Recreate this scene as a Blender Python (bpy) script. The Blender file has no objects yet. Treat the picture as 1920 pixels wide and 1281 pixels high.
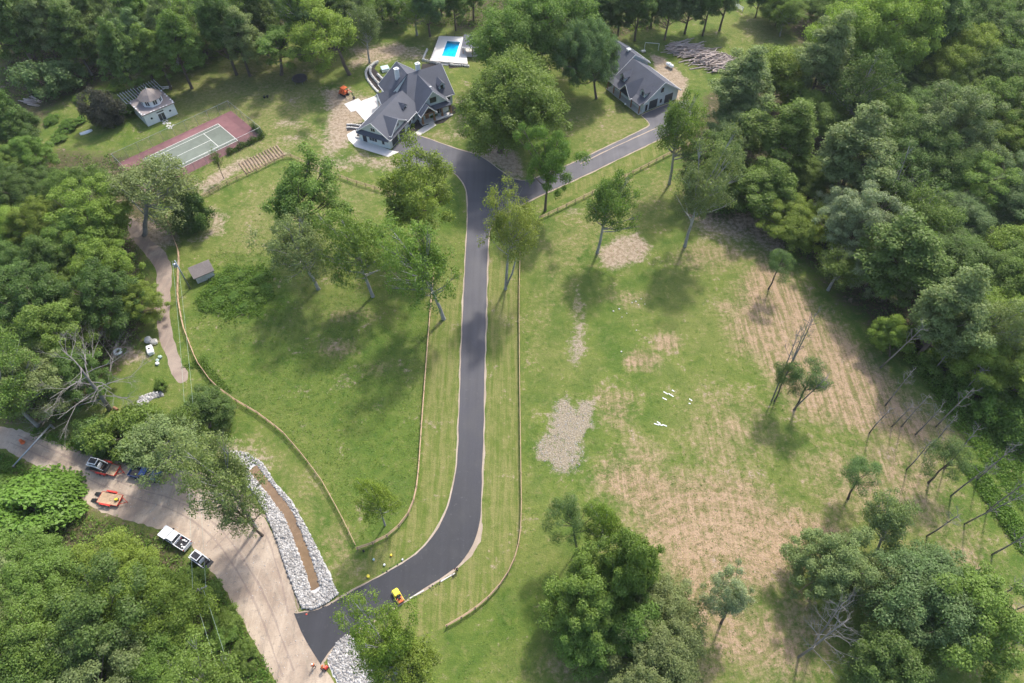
import bpy, math, random
import numpy as np
from mathutils import Vector, Matrix, Quaternion, Euler

random.seed(11)
SC = bpy.context.scene
COL = SC.collection

# ------------------------------------------------------------------ camera, sky, sun, exposure
CAM_H, PITCH, FPX = 112.0, math.radians(52.5), 1300.0
cam_d = bpy.data.cameras.new('camera')
cam = bpy.data.objects.new('camera', cam_d)
COL.objects.link(cam)
cam.location = (0, 0, CAM_H)
cam.rotation_euler = (math.radians(90) - PITCH, 0, 0)
cam_d.sensor_width = 36.0
cam_d.lens = FPX / 1920 * 36.0
cam_d.clip_start = 1.0
cam_d.clip_end = 6000
SC.camera = cam

SUN_EL, SUN_AZ = math.radians(52), math.radians(65)      # azimuth counter-clockwise from +X
world = bpy.data.worlds.new('World')
SC.world = world
world.use_nodes = True
wn = world.node_tree
bg = wn.nodes['Background']
sky = wn.nodes.new('ShaderNodeTexSky')
sky.sky_type = 'NISHITA'
sky.sun_disc = False
sky.sun_elevation = SUN_EL
sky.sun_rotation = math.radians(90) - SUN_AZ
sky.air_density = 1.0
sky.dust_density = 3.0
sky.ozone_density = 1.0
wn.links.new(sky.outputs[0], bg.inputs[0])
bg.inputs[1].default_value = 0.15
sun_d = bpy.data.lights.new('sun', 'SUN')
sun_d.energy = 2.0
sun_d.angle = math.radians(3.5)
sun_d.color = (1.0, 0.95, 0.87)
sun = bpy.data.objects.new('sun', sun_d)
COL.objects.link(sun)
sdir = Vector((math.cos(SUN_AZ) * math.cos(SUN_EL), math.sin(SUN_AZ) * math.cos(SUN_EL), math.sin(SUN_EL)))
sun.rotation_euler = sdir.to_track_quat('Z', 'Y').to_euler()
sun.location = sdir * 300
SC.view_settings.view_transform = 'Standard'
SC.view_settings.look = 'None'
SC.view_settings.exposure = 1.25
SC.view_settings.gamma = 1.0
SC.view_settings.use_curve_mapping = False
SC.render.engine = 'CYCLES'
SC.cycles.max_bounces = 6
SC.cycles.transparent_max_bounces = 12
SC.cycles.diffuse_bounces = 3
SC.cycles.use_denoising = True

# ------------------------------------------------------------------ helpers
_cp, _sp = math.cos(PITCH), math.sin(PITCH)


def ray(px, py):
    x = (px - 960.0) / FPX
    y = -(py - 640.5) / FPX
    return Vector((x, _cp + y * _sp, -_sp + y * _cp))


def G(px, py, z=0.0):
    """the point at height z that lies on the ray through a pixel of the 1920x1281 photograph"""
    d = ray(px, py)
    t = (CAM_H - z) / -d.z
    return Vector((d.x * t, d.y * t, z))


def upright(base, top):
    """height at which the ray through top passes closest to the vertical over base"""
    b = G(*base)
    best = (1e9, 0)
    z = 0.0
    while z < 34:
        p = G(top[0], top[1], z)
        e = math.hypot(p.x - b.x, p.y - b.y)
        if e < best[0]:
            best = (e, z)
        z += 0.1
    return best[1]


def tag(o, label=None, cat=None, group=None, kind=None):
    if label: o['label'] = label
    if cat: o['category'] = cat
    if group: o['group'] = group
    if kind: o['kind'] = kind
    return o


def empty(name, loc=(0, 0, 0), rz=0.0, label=None, cat=None, group=None):
    o = bpy.data.objects.new(name, None)
    COL.objects.link(o)
    o.location = loc
    o.rotation_euler = (0, 0, rz)
    o.empty_display_size = 0.5
    return tag(o, label, cat, group, 'thing' if cat else None)


def link(name, me, parent=None):
    o = bpy.data.objects.new(name, me)
    COL.objects.link(o)
    if parent: o.parent = parent
    return o


class MB:
    """collects faces; build() links them as one mesh object"""
    def __init__(s):
        s.v = []; s.f = []; s.m = []; s.mi = 0

    def add(s, vs, fs):
        n = len(s.v)
        s.v += [tuple(v) for v in vs]
        for f in fs:
            s.f.append([i + n for i in f]); s.m.append(s.mi)
        return s

    def hexa(s, p):
        """eight points: bottom ring then top ring, counter-clockwise seen from above"""
        return s.add(p, [(3, 2, 1, 0), (4, 5, 6, 7), (0, 1, 5, 4), (1, 2, 6, 5), (2, 3, 7, 6), (3, 0, 4, 7)])

    def box(s, x0, x1, y0, y1, z0, z1, T=None):
        p = [(x0, y0, z0), (x1, y0, z0), (x1, y1, z0), (x0, y1, z0), (x0, y0, z1), (x1, y0, z1), (x1, y1, z1), (x0, y1, z1)]
        if T: p = [T(*q) for q in p]
        return s.hexa(p)

    def bbox(s, x0, x1, y0, y1, z0, z1, b=0.05, T=None):
        """box with chamfered vertical and top edges"""
        def ring(i, z): return [(x0 + i, y0 + b, z), (x0 + b, y0 + i, z), (x1 - b, y0 + i, z), (x1 - i, y0 + b, z), (x1 - i, y1 - b, z), (x1 - b, y1 - i, z), (x0 + b, y1 - i, z), (x0 + i, y1 - b, z)]
        R = [ring(0, z0), ring(0, z1 - b), [(min(max(x, x0 + b), x1 - b), min(max(y, y0 + b), y1 - b), z1) for x, y, z in ring(0, z1)]]
        vs = [q for r in R for q in r]
        if T: vs = [T(*q) for q in vs]
        fs = [tuple(range(7, -1, -1)), tuple(range(16, 24))]
        for k in (0, 8):
            for i in range(8):
                j = (i + 1) % 8
                fs.append((k + i, k + j, k + j + 8, k + i + 8))
        return s.add(vs, fs)

    def prism(s, poly, z0, z1):
        n = len(poly)
        vs = [(p[0], p[1], z0) for p in poly] + [(p[0], p[1], z1) for p in poly]
        fs = [tuple(range(n - 1, -1, -1)), tuple(range(n, 2 * n))]
        for i in range(n):
            j = (i + 1) % n
            fs.append((i, j, n + j, n + i))
        return s.add(vs, fs)

    def tube(s, pts, rad, n=6, cap=True):
        pts = [Vector(p) for p in pts]
        if not hasattr(rad, '__len__'): rad = [rad] * len(pts)
        base = len(s.v)
        for k, p in enumerate(pts):
            d = (pts[min(k + 1, len(pts) - 1)] - pts[max(k - 1, 0)])
            if d.length < 1e-9: d = Vector((0, 0, 1))
            d.normalize()
            a = d.orthogonal().normalized() if abs(d.z) > .95 else d.cross(Vector((0, 0, 1))).normalized()
            b = d.cross(a)
            for i in range(n):
                t = 2 * math.pi * i / n
                s.v.append(tuple(p + (a * math.cos(t) + b * math.sin(t)) * rad[k]))
        for k in range(len(pts) - 1):
            for i in range(n):
                j = (i + 1) % n
                s.f.append([base + k * n + i, base + (k + 1) * n + i, base + (k + 1) * n + j, base + k * n + j]); s.m.append(s.mi)
        if cap:
            s.f.append([base + i for i in range(n)]); s.m.append(s.mi)
            e = base + (len(pts) - 1) * n
            s.f.append([e + i for i in range(n - 1, -1, -1)]); s.m.append(s.mi)
        return s

    def lathe(s, prof, n=16, c=(0, 0, 0)):
        base = len(s.v)
        for r, z in prof:
            for i in range(n):
                t = 2 * math.pi * i / n
                s.v.append((c[0] + r * math.cos(t), c[1] + r * math.sin(t), c[2] + z))
        for k in range(len(prof) - 1):
            for i in range(n):
                j = (i + 1) % n
                s.f.append([base + k * n + i, base + k * n + j, base + (k + 1) * n + j, base + (k + 1) * n + i]); s.m.append(s.mi)
        s.f.append([base + i for i in range(n - 1, -1, -1)]); s.m.append(s.mi)
        e = base + (len(prof) - 1) * n
        s.f.append([e + i for i in range(n)]); s.m.append(s.mi)
        return s

    def mesh(s, name, mats, smooth=False):
        me = bpy.data.meshes.new(name)
        me.from_pydata(s.v, [], s.f)
        for m in (mats if isinstance(mats, (list, tuple)) else [mats]): me.materials.append(m)
        if any(s.m): me.polygons.foreach_set('material_index', s.m)
        if smooth: me.polygons.foreach_set('use_smooth', [True] * len(me.polygons))
        me.update()
        return me

    def build(s, name, mats, parent=None, smooth=False):
        return link(name, s.mesh(name, mats, smooth), parent)


def np_mesh(name, V, F, mat, tint=None, smooth=False):
    """V (n,3) floats, F (m,k) ints, one polygon size"""
    me = bpy.data.meshes.new(name)
    V = np.asarray(V, np.float32); F = np.asarray(F, np.int32)
    m, k = F.shape
    me.vertices.add(len(V)); me.vertices.foreach_set('co', V.ravel())
    me.loops.add(m * k); me.loops.foreach_set('vertex_index', F.ravel())
    me.polygons.add(m)
    me.polygons.foreach_set('loop_start', np.arange(0, m * k, k, dtype=np.int32))
    me.polygons.foreach_set('loop_total', np.full(m, k, np.int32))
    if smooth: me.polygons.foreach_set('use_smooth', np.ones(m, bool))
    me.update(calc_edges=True)
    if tint is not None:
        at = me.attributes.new('tint', 'FLOAT', 'FACE')
        at.data.foreach_set('value', np.asarray(tint, np.float32))
    if mat is not None: me.materials.append(mat)
    return me


# ------------------------------------------------------------------ materials
def lin(r, g, b):
    f = lambda c: (c / 255) / 12.92 if c <= 10.31 else (((c / 255) + .055) / 1.055) ** 2.4
    return (f(r), f(g), f(b))


class NT:
    def __init__(s, name):
        s.m = bpy.data.materials.new(name)
        s.m.use_nodes = True
        s.t = s.m.node_tree
        s.p = s.t.nodes['Principled BSDF']
        s.out = s.t.nodes['Material Output']

    def n(s, typ, **kw):
        o = s.t.nodes.new('ShaderNode' + typ)
        for k, v in kw.items(): setattr(o, k, v)
        return o

    def l(s, a, b): s.t.links.new(a, b)

    def val(s, x, sock):
        if isinstance(x, (int, float)): sock.default_value = x
        elif isinstance(x, tuple): sock.default_value = (*x, 1) if len(x) == 3 and len(sock.default_value) == 4 else x
        else: s.l(x, sock)

    def math(s, op, a, b=0.0, clamp=False):
        o = s.n('Math', operation=op, use_clamp=clamp)
        s.val(a, o.inputs[0]); s.val(b, o.inputs[1])
        return o.outputs[0]

    def mix(s, f, a, b, blend='MIX'):
        o = s.n('Mix', data_type='RGBA', blend_type=blend)
        s.val(f, o.inputs['Factor']); s.val(a, o.inputs[6]); s.val(b, o.inputs[7])
        return o.outputs[2]

    def noise(s, vec, scale, detail=4, rough=.6, dist=0.0):
        o = s.n('TexNoise')
        o.inputs['Scale'].default_value = scale
        o.inputs['Detail'].default_value = detail
        o.inputs['Roughness'].default_value = rough
        o.inputs['Distortion'].default_value = dist
        if vec is not None: s.l(vec, o.inputs['Vector'])
        return o.outputs[0]

    def mapr(s, x, a, b, c=0.0, d=1.0, smooth=True):
        o = s.n('MapRange', interpolation_type='SMOOTHSTEP' if smooth else 'LINEAR')
        s.val(x, o.inputs[0])
        for i, v in enumerate((a, b, c, d)): s.val(v, o.inputs[i + 1])
        return o.outputs[0]

    def mapping(s, vec, scale=(1, 1, 1), rot=(0, 0, 0)):
        o = s.n('Mapping')
        s.l(vec, o.inputs[0])
        o.inputs['Scale'].default_value = scale
        o.inputs['Rotation'].default_value = rot
        return o.outputs[0]

    def bump(s, h, strength, dist=0.05):
        o = s.n('Bump')
        o.inputs['Strength'].default_value = strength
        o.inputs['Distance'].default_value = dist
        s.l(h, o.inputs['Height'])
        s.l(o.outputs[0], s.p.inputs['Normal'])


def mat(name, col, rough=.7, var=.18, scale=3.0, metal=0.0, bump=.0, spec=.4, coord='Object'):
    """plain painted / raw surface with wear: two noise octaves modulate colour and gloss"""
    t = NT(name)
    c = t.n('TexCoord').outputs[coord]
    n1 = t.noise(c, scale, 5, .65)
    n2 = t.noise(c, scale * .17, 2, .5)
    k = t.math('ADD', t.mapr(n1, .25, .75, -var, var, False), t.mapr(n2, .3, .7, -var * .7, var * .7, False))
    k = t.math('ADD', k, 1.0)
    o = t.n('Mix', data_type='RGBA', blend_type='MULTIPLY')
    o.inputs['Factor'].default_value = 1
    o.inputs[6].default_value = (*col, 1)
    t.l(k, o.inputs[7])
    t.l(o.outputs[2], t.p.inputs['Base Color'])
    t.l(t.mapr(n1, .2, .8, max(.02, rough - .12), min(1, rough + .12), False), t.p.inputs['Roughness'])
    t.p.inputs['Metallic'].default_value = metal
    t.p.inputs['Specular IOR Level'].default_value = spec
    if bump: t.bump(n1, bump, .03)
    return t.m


M = {}
M['white_paint'] = mat('white_paint', (.70, .71, .70), .55, .10, 1.2)
M['white_trim'] = mat('white_trim', (.66, .66, .65), .5, .06, 2)
M['siding'] = mat('pale_siding', (.56, .62, .62), .6, .08, 1.5)
M['dark_frame'] = mat('dark_frame', (.02, .022, .025), .4, .2, 3)
M['glass'] = mat('window_glass', (.025, .032, .04), .08, .3, 2, spec=.8)
M['garage_door'] = mat('garage_door', (.045, .055, .06), .45, .15, 2)
M['timber'] = mat('timber', (.26, .14, .075), .7, .3, 2.5, bump=.2)
M['fence_wood'] = mat('fence_wood', (.44, .30, .19), .8, .3, 1.2, bump=.2)
M['grey_wood'] = mat('grey_wood', (.22, .20, .18), .85, .3, 2, bump=.3)
M['concrete'] = mat('concrete', (.48, .46, .42), .8, .10, .6)
M['pale_slab'] = mat('pale_slab', (.56, .53, .49), .8, .08, .8)
M['stone'] = mat('pale_stone', (.52, .50, .46), .85, .22, 1.6, bump=.4)
M['riprap'] = mat('riprap_stone', (.46, .455, .45), .9, .30, 1.1, bump=.3)
M['mulch'] = mat('dark_mulch', (.028, .023, .022), .95, .4, 3, bump=.4)
M['soil'] = mat('bare_soil', (.26, .18, .12), .95, .3, 1.5, bump=.4)
M['mud_water'] = mat('muddy_water', (.17, .11, .06), .25, .2, .7)
M['steel'] = mat('galvanised_steel', (.38, .40, .42), .4, .15, 3, metal=.6)
M['black'] = mat('black_rubber', (.018, .018, .02), .7, .3, 4)
M['black_metal'] = mat('black_metal', (.02, .02, .022), .45, .3, 3)
M['red_paint'] = mat('red_paint', (.50, .045, .03), .4, .2, 2)
M['orange_paint'] = mat('orange_paint', (.62, .13, .04), .45, .2, 2)
M['yellow_paint'] = mat('yellow_paint', (.80, .66, .05), .4, .15, 2)
M['blue_car'] = mat('blue_car_paint', (.025, .055, .16), .22, .15, 1, metal=.3)
M['white_car'] = mat('white_car_paint', (.74, .75, .76), .25, .08, 1)
M['deck_wood'] = mat('deck_boards', (.42, .30, .19), .85, .25, 1.5, bump=.2)
M['hivis'] = mat('hi_vis_orange', (.85, .19, .05), .8, .15, 8)
M['skin'] = mat('skin', (.48, .28, .20), .6, .1, 10)
M['denim'] = mat('dark_denim', (.03, .036, .055), .9, .25, 8)
M['dark_cloth'] = mat('dark_cloth', (.015, .015, .018), .9, .3, 8)
M['bark'] = mat('bark', (.115, .09, .07), .95, .35, 1.2, bump=.5)
M['bark_pale'] = mat('pale_bark', (.30, .29, .265), .9, .35, .9, bump=.3)
M['bark_grey'] = mat('grey_dead_wood', (.20, .185, .17), .9, .3, 1.0, bump=.3)
M['log'] = mat('weathered_log', (.36, .30, .265), .9, .5, .8, bump=.3)
M['tarp'] = mat('cream_tarp', (.62, .57, .48), .7, .15, 1.2)
M['plastic_white'] = mat('white_plastic', (.78, .78, .76), .45, .06, 2)
M['cooler_teal'] = mat('pale_teal_plastic', (.42, .55, .55), .5, .1, 3)
M['green_plastic'] = mat('grey_green_plastic', (.33, .42, .36), .6, .2, 3)
M['court_red'] = mat('court_red', (.170, .080, .082), .85, .32, .3)
M['court_green'] = mat('court_green', (.135, .155, .125), .85, .22, .5)
M['line_white'] = mat('line_paint', (.68, .67, .62), .8, .15, 1.5)
M['straw_bed'] = mat('garden_soil', (.22, .16, .105), .95, .35, 1.4, bump=.4)


def roof_mat(name, col):
    t = NT(name)
    c = t.n('TexCoord').outputs['Object']
    n1 = t.noise(c, 5.0, 4, .7); n2 = t.noise(c, .35, 3, .5)
    k = t.math('ADD', t.mapr(n1, .25, .75, .78, 1.22, False), t.mapr(n2, .3, .7, -.1, .12, False))
    o = t.n('Mix', data_type='RGBA', blend_type='MULTIPLY'); o.inputs['Factor'].default_value = 1
    o.inputs[6].default_value = (*col, 1); t.l(k, o.inputs[7])
    t.l(o.outputs[2], t.p.inputs['Base Color'])
    t.p.inputs['Roughness'].default_value = .72
    t.bump(n1, .35, .03)
    return t.m


M['roof'] = roof_mat('slate_shingles', (.062, .068, .088))
M['roof_brown'] = roof_mat('weathered_shakes', (.21, .175, .155))
M['roof_flat'] = roof_mat('worn_flat_roof', (.25, .215, .205))


def asphalt_mat():
    t = NT('asphalt')
    c = t.n('TexCoord').outputs['Object']
    at = t.n('Attribute', attribute_name='age').outputs['Fac']
    n1 = t.noise(c, 9, 3, .8); n2 = t.noise(c, .22, 4, .55)
    st = t.noise(t.mapping(c, (1.1, .05, 1)), 1.0, 2, .5)
    a = t.math('ADD', at, t.mapr(n2, .3, .7, -.18, .18, False), True)
    col = t.mix(a, (.026, .027, .032), (.080, .078, .088))
    k = t.math('ADD', t.mapr(n1, .2, .8, .84, 1.16, False), t.mapr(st, .3, .7, -.09, .09, False))
    col = t.mix(1.0, col, k, 'MULTIPLY')
    t.l(col, t.p.inputs['Base Color'])
    sp = t.noise(c, 1.3, 5, .75)
    col = t.mix(t.math('MULTIPLY', t.mapr(sp, .58, .75), .35), col, (.14, .13, .13))
    t.l(col, t.p.inputs['Base Color'])
    t.l(t.mapr(n2, .3, .7, .55, .8, False), t.p.inputs['Roughness'])
    t.p.inputs['Specular IOR Level'].default_value = .35
    t.bump(n1, .25, .02)
    return t.m


M['asphalt'] = asphalt_mat()


def dirt_mat(name, c1, c2, c3):
    t = NT(name)
    c = t.n('TexCoord').outputs['Object']
    n1 = t.noise(c, .16, 5, .62, .6); n2 = t.noise(c, 1.6, 5, .7); n3 = t.noise(c, 8, 2, .7)
    col = t.mix(t.mapr(n1, .35, .66), c1, c2)
    col = t.mix(t.math('MULTIPLY', t.mapr(n2, .5, .72), .55), col, c3)
    col = t.mix(1.0, col, t.mapr(n3, .2, .8, .82, 1.18, False), 'MULTIPLY')
    ru = t.noise(t.mapping(c, (1.1, .10, 1), (0, 0, math.radians(-32))), 1.0, 4, .65, .5)
    col = t.mix(t.math('MULTIPLY', t.mapr(ru, .52, .70), .45), col, c3)
    col = t.mix(t.math('MULTIPLY', t.mapr(ru, .46, .30), .35), col, tuple(x * 1.25 for x in c2))
    t.l(col, t.p.inputs['Base Color'])
    t.p.inputs['Roughness'].default_value = .95
    t.p.inputs['Specular IOR Level'].default_value = .15
    t.bump(n2, .4, .08)
    return t.m


M['dirt_road'] = dirt_mat('dirt_road', (.27, .21, .160), (.40, .325, .25), (.165, .142, .12))
M['lane'] = dirt_mat('gravel_lane', (.235, .18, .145), (.305, .245, .195), (.17, .145, .125))
M['verge'] = dirt_mat('gravel_verge', (.30, .24, .185), (.37, .305, .24), (.21, .175, .13))


def ground_mat():
    t = NT('meadow_ground')
    c = t.n('TexCoord').outputs['Object']
    A = {k: t.n('Attribute', attribute_name=k).outputs['Fac'] for k in ('tan', 'dirt', 'gravel', 'litter', 'lush', 'pale', 'mow')}
    big = t.noise(c, .035, 4, .6)
    mid = t.noise(c, .17, 5, .62, .4)
    fine = t.noise(c, 1.1, 5, .7)
    grit = t.noise(c, 4.5, 3, .75)
    streak = t.noise(t.mapping(c, (1.3, .07, 1), (0, 0, .05)), 1.0, 4, .65)
    streak2 = t.noise(t.mapping(c, (1.5, .09, 1), (0, 0, math.radians(-28))), 1.0, 4, .65)
    edge = t.math('ADD', t.mapr(mid, .25, .75, -.30, .30, False), t.mapr(fine, .25, .75, -.30, .30, False))

    def mask(name, w=.14, k=1.0):
        return t.mapr(t.math('ADD', A[name], t.math('MULTIPLY', edge, k)), .5 - w, .5 + w)
    # grass: fresh green to yellowish, mottled at several scales
    clump = t.noise(c, .5, 4, .65, .3)
    g = t.mix(t.mapr(mid, .30, .70), (.066, .112, .020), (.128, .160, .034))
    g = t.mix(t.math('MULTIPLY', t.mapr(big, .40, .66), .6), g, (.158, .168, .050))
    g = t.mix(t.math('MULTIPLY', t.mapr(clump, .52, .72), .6), g, (.185, .178, .068))
    g = t.mix(t.math('MULTIPLY', t.mapr(fine, .55, .75), .6), g, (.215, .190, .092))
    g = t.mix(t.math('MULTIPLY', t.mapr(clump, .47, .30), .55), g, (.044, .092, .013))
    g = t.mix(t.math('MULTIPLY', t.mapr(fine, .45, .27), .5), g, (.036, .075, .012))
    g = t.mix(t.math('MULTIPLY', mask('lush', .35, .8), .8), g, t.mix(t.mapr(clump, .3, .7), (.046, .098, .013), (.092, .140, .020)))
    pl = t.mix(t.mapr(fine, .32, .7), (.130, .150, .042), (.225, .195, .092))
    g = t.mix(t.math('MULTIPLY', mask('pale', .35, 1.1), .85), g, pl)
    mw = t.mix(t.mapr(t.math('ADD', t.math('MULTIPLY', streak, .7), t.math('MULTIPLY', clump, .3)), .38, .62), (.098, .132, .026), (.190, .182, .066))
    mw = t.mix(t.math('MULTIPLY', t.mapr(fine, .55, .72), .5), mw, (.235, .205, .10))
    g = t.mix(t.math('MULTIPLY', mask('mow', .12, .3), .85), g, mw)
    li = t.mix(t.mapr(fine, .35, .65), (.050, .060, .022), (.105, .085, .05))
    g = t.mix(mask('litter', .25, 1.0), g, li)
    # mown hay: straight drifts, and arcs where the mower turned
    vm = t.n('VectorMath', operation='SUBTRACT'); t.l(c, vm.inputs[0]); vm.inputs[1].default_value = (34.0, 33.0, 0)
    ln_ = t.n('VectorMath', operation='LENGTH'); t.l(vm.outputs[0], ln_.inputs[0])
    arc_v = t.n('CombineXYZ'); t.l(t.math('MULTIPLY', ln_.outputs['Value'], .9), arc_v.inputs[0]); t.l(t.math('MULTIPLY', mid, 3.0), arc_v.inputs[1])
    arcs = t.noise(arc_v.outputs[0], 1.0, 5, .7)
    near = t.mapr(t.math('ADD', ln_.outputs['Value'], t.mapr(mid, .3, .7, -6, 6, False)), 30, 20)
    stv = t.mix(t.mapr(big, .46, .56), streak, streak2)
    stv = t.mix(t.math('MULTIPLY', near, .55), stv, arcs)
    stv = t.math('ADD', t.math('MULTIPLY', stv, .55), t.math('MULTIPLY', t.mix(.5, fine, clump), .45))
    tn = t.mix(t.mapr(stv, .32, .68), (.255, .165, .108), (.375, .268, .178))
    tn = t.mix(t.math('MULTIPLY', t.mapr(grit, .55, .75), .5), tn, (.38, .295, .19))
    tn = t.mix(t.math('MULTIPLY', t.mapr(stv, .54, .42), .8), tn, (.135, .138, .048))
    g = t.mix(t.math('MULTIPLY', mask('tan', .45, 1.15), .93), g, tn)
    dr = t.mix(t.mapr(fine, .35, .68), (.245, .178, .125), (.39, .31, .24))
    g = t.mix(t.math('MULTIPLY', mask('dirt', .32, 1.2), .88), g, dr)
    gr = t.mix(t.mapr(grit, .34, .66), (.20, .155, .115), (.335, .28, .22))
    g = t.mix(t.math('MULTIPLY', mask('gravel', .25, 1.5), .85), g, gr)
    g = t.mix(1.0, g, t.mapr(grit, .2, .8, .66, 1.34, False), 'MULTIPLY')
    t.l(g, t.p.inputs['Base Color'])
    t.p.inputs['Roughness'].default_value = .95
    t.p.inputs['Specular IOR Level'].default_value = .1
    h = t.math('ADD', t.math('MULTIPLY', grit, .5), fine)
    t.bump(h, .8, .25)
    return t.m


def leaf_mat(name, col, warm=(.0, .0), val=1.0, trans=.36):
    t = NT(name)
    tint = t.n('Attribute', attribute_name='tint').outputs['Fac']
    rnd = t.n('ObjectInfo').outputs['Random']
    hs = t.n('HueSaturation')
    hs.inputs['Color'].default_value = (*col, 1)
    t.l(t.mapr(rnd, 0, 1, .495, .516, False), hs.inputs['Hue'])
    k = t.math('MULTIPLY', t.mapr(tint, 0, 1, .68, 1.32, False), t.mapr(t.math('FRACT', t.math('MULTIPLY', rnd, 7.31)), 0, 1, .86, 1.14, False))
    t.l(k, hs.inputs['Value'])
    c = hs.outputs[0]
    d = t.n('BsdfDiffuse'); t.l(c, d.inputs[0])
    tr = t.n('BsdfTranslucent'); t.l(t.mix(1.0, c, (1.15, 1.25, .55), 'MULTIPLY'), tr.inputs[0])
    gl = t.n('BsdfGlossy'); gl.inputs['Roughness'].default_value = .5; gl.inputs[0].default_value = (.8, .8, .7, 1)
    m1 = t.n('MixShader'); m1.inputs[0].default_value = trans
    t.l(d.outputs[0], m1.inputs[1]); t.l(tr.outputs[0], m1.inputs[2])
    m2 = t.n('MixShader'); m2.inputs[0].default_value = .02
    t.l(m1.outputs[0], m2.inputs[1]); t.l(gl.outputs[0], m2.inputs[2])
    t.l(m2.outputs[0], t.out.inputs[0])
    return t.m


L = {
    'mid': leaf_mat('leaf_mid_green', (0.135, 0.205, 0.036)),
    'bright': leaf_mat('leaf_bright_green', (0.185, 0.255, 0.038)),
    'dark': leaf_mat('leaf_dark_green', (0.098, 0.155, 0.034)),
    'grey': leaf_mat('leaf_grey_green', (0.172, 0.215, 0.074)),
    'silver': leaf_mat('leaf_silver_green', (.255, .30, .155)),
    'yellow': leaf_mat('leaf_yellow_green', (0.215, 0.255, 0.052)),
    'blue': leaf_mat('leaf_blue_green', (0.112, 0.172, 0.06)),
    'pine': leaf_mat('needle_green', (0.13, 0.2, 0.062)),
    'purple': leaf_mat('leaf_dark_brownish', (.078, .078, .054)),
    'lush': leaf_mat('weed_green', (0.125, 0.21, 0.032)),
    'straw': leaf_mat('straw_stalk', (0.36, 0.29, 0.16)),
}

# ------------------------------------------------------------------ ground
def axis(lo, hi, step, far):
    a = list(np.arange(lo, hi + 1e-6, step))
    s = step; x = a[-1]
    while x < far:
        s *= 1.5; x += s; a.append(x)
    s = step; x = a[0]; pre = []
    while x > -far:
        s *= 1.5; x -= s; pre.append(x)
    return np.array(pre[::-1] + a)


gx = axis(-186, 186, .75, 2200)
gy = axis(14, 262, .75, 2200)
GX, GY = np.meshgrid(gx, gy)
PX, PY = GX.ravel(), GY.ravel()


def sdist(poly):
    """signed distance (inside negative) of every ground vertex to a ground polygon"""
    P = np.array([(p[0], p[1]) for p in poly])
    pad = 14
    sel = (PX > P[:, 0].min() - pad) & (PX < P[:, 0].max() + pad) & (PY > P[:, 1].min() - pad) & (PY < P[:, 1].max() + pad)
    x, y = PX[sel], PY[sel]
    d = np.full(len(x), 1e9); ins = np.zeros(len(x), bool)
    n = len(P)
    for i in range(n):
        a, b = P[i], P[(i + 1) % n]
        e = b - a
        t = np.clip(((x - a[0]) * e[0] + (y - a[1]) * e[1]) / max(e @ e, 1e-9), 0, 1)
        d = np.minimum(d, np.hypot(x - a[0] - t * e[0], y - a[1] - t * e[1]))
        if a[1] != b[1]:
            c = ((a[1] > y) != (b[1] > y)) & (x < (b[0] - a[0]) * (y - a[1]) / (b[1] - a[1]) + a[0])
            ins ^= c
    out = np.full(len(PX), 1e3)
    out[sel] = np.where(ins, -d, d)
    return out


FIELDS = {k: np.zeros(len(PX)) for k in ('tan', 'dirt', 'gravel', 'litter', 'lush', 'pale', 'mow')}


def paint(kind, pix, soft=3.0, amp=1.0):
    poly = [G(*p) for p in pix]
    d = sdist(poly)
    FIELDS[kind] = np.maximum(FIELDS[kind], np.clip(.5 - d / (2 * soft), 0, 1) * amp)


def spot(kind, x, y, rx, ry, soft=2.0, amp=1.0, n=12):
    paint(kind, [(x + rx * math.cos(2 * math.pi * i / n), y + ry * math.sin(2 * math.pi * i / n)) for i in range(n)], soft, amp)


# dry straw
paint('tan', [(1115, 900), (1150, 860), (1250, 885), (1400, 895), (1480, 950), (1570, 985), (1545, 1045), (1450, 1085), (1420, 1130), (1390, 1180), (1310, 1180), (1250, 1150), (1250, 1080), (1190, 970)], 4, .95)
paint('tan', [(1365, 610), (1385, 540), (1430, 470), (1470, 500), (1510, 560), (1600, 640), (1700, 740), (1790, 810), (1740, 840), (1650, 815), (1560, 800), (1480, 760), (1430, 680), (1380, 650)], 4, .95)
paint('tan', [(1330, 740), (1420, 760), (1440, 830), (1380, 900), (1300, 880), (1290, 800)], 6, .60)
paint('tan', [(1490, 850), (1640, 830), (1760, 850), (1800, 960), (1760, 1030), (1660, 980), (1560, 960)], 6, .62)
paint('tan', [(1120, 730), (1190, 740), (1180, 810), (1130, 790)], 3, .66)
paint('tan', [(1250, 1130), (1480, 1110), (1560, 1200), (1520, 1281), (1330, 1281)], 5, .70)
paint('tan', [(1070, 1180), (1200, 1170), (1180, 1281), (1020, 1281)], 5, .62)
paint('tan', [(1180, 820), (1260, 850), (1240, 890), (1150, 870)], 3, .66)
spot('tan', 1205, 676, 36, 20, 1.5, .8); spot('tan', 1252, 642, 24, 17, 1.5, .85)
spot('tan', 1175, 560, 45, 14, 2, .45); spot('tan', 1365, 575, 22, 12, 1.5, .7)
spot('tan', 1330, 480, 60, 26, 3, .62); spot('tan', 1800, 1060, 60, 60, 5, .62); spot('tan', 1870, 1180, 60, 70, 5, .62)
spot('tan', 640, 655, 40, 16, 2, .5); spot('tan', 715, 690, 26, 14, 2, .52); spot('tan', 660, 590, 40, 14, 2, .5)
spot('tan', 640, 1020, 26, 24, 3, .55); spot('tan', 1640, 780, 60, 30, 4, .7)
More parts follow.
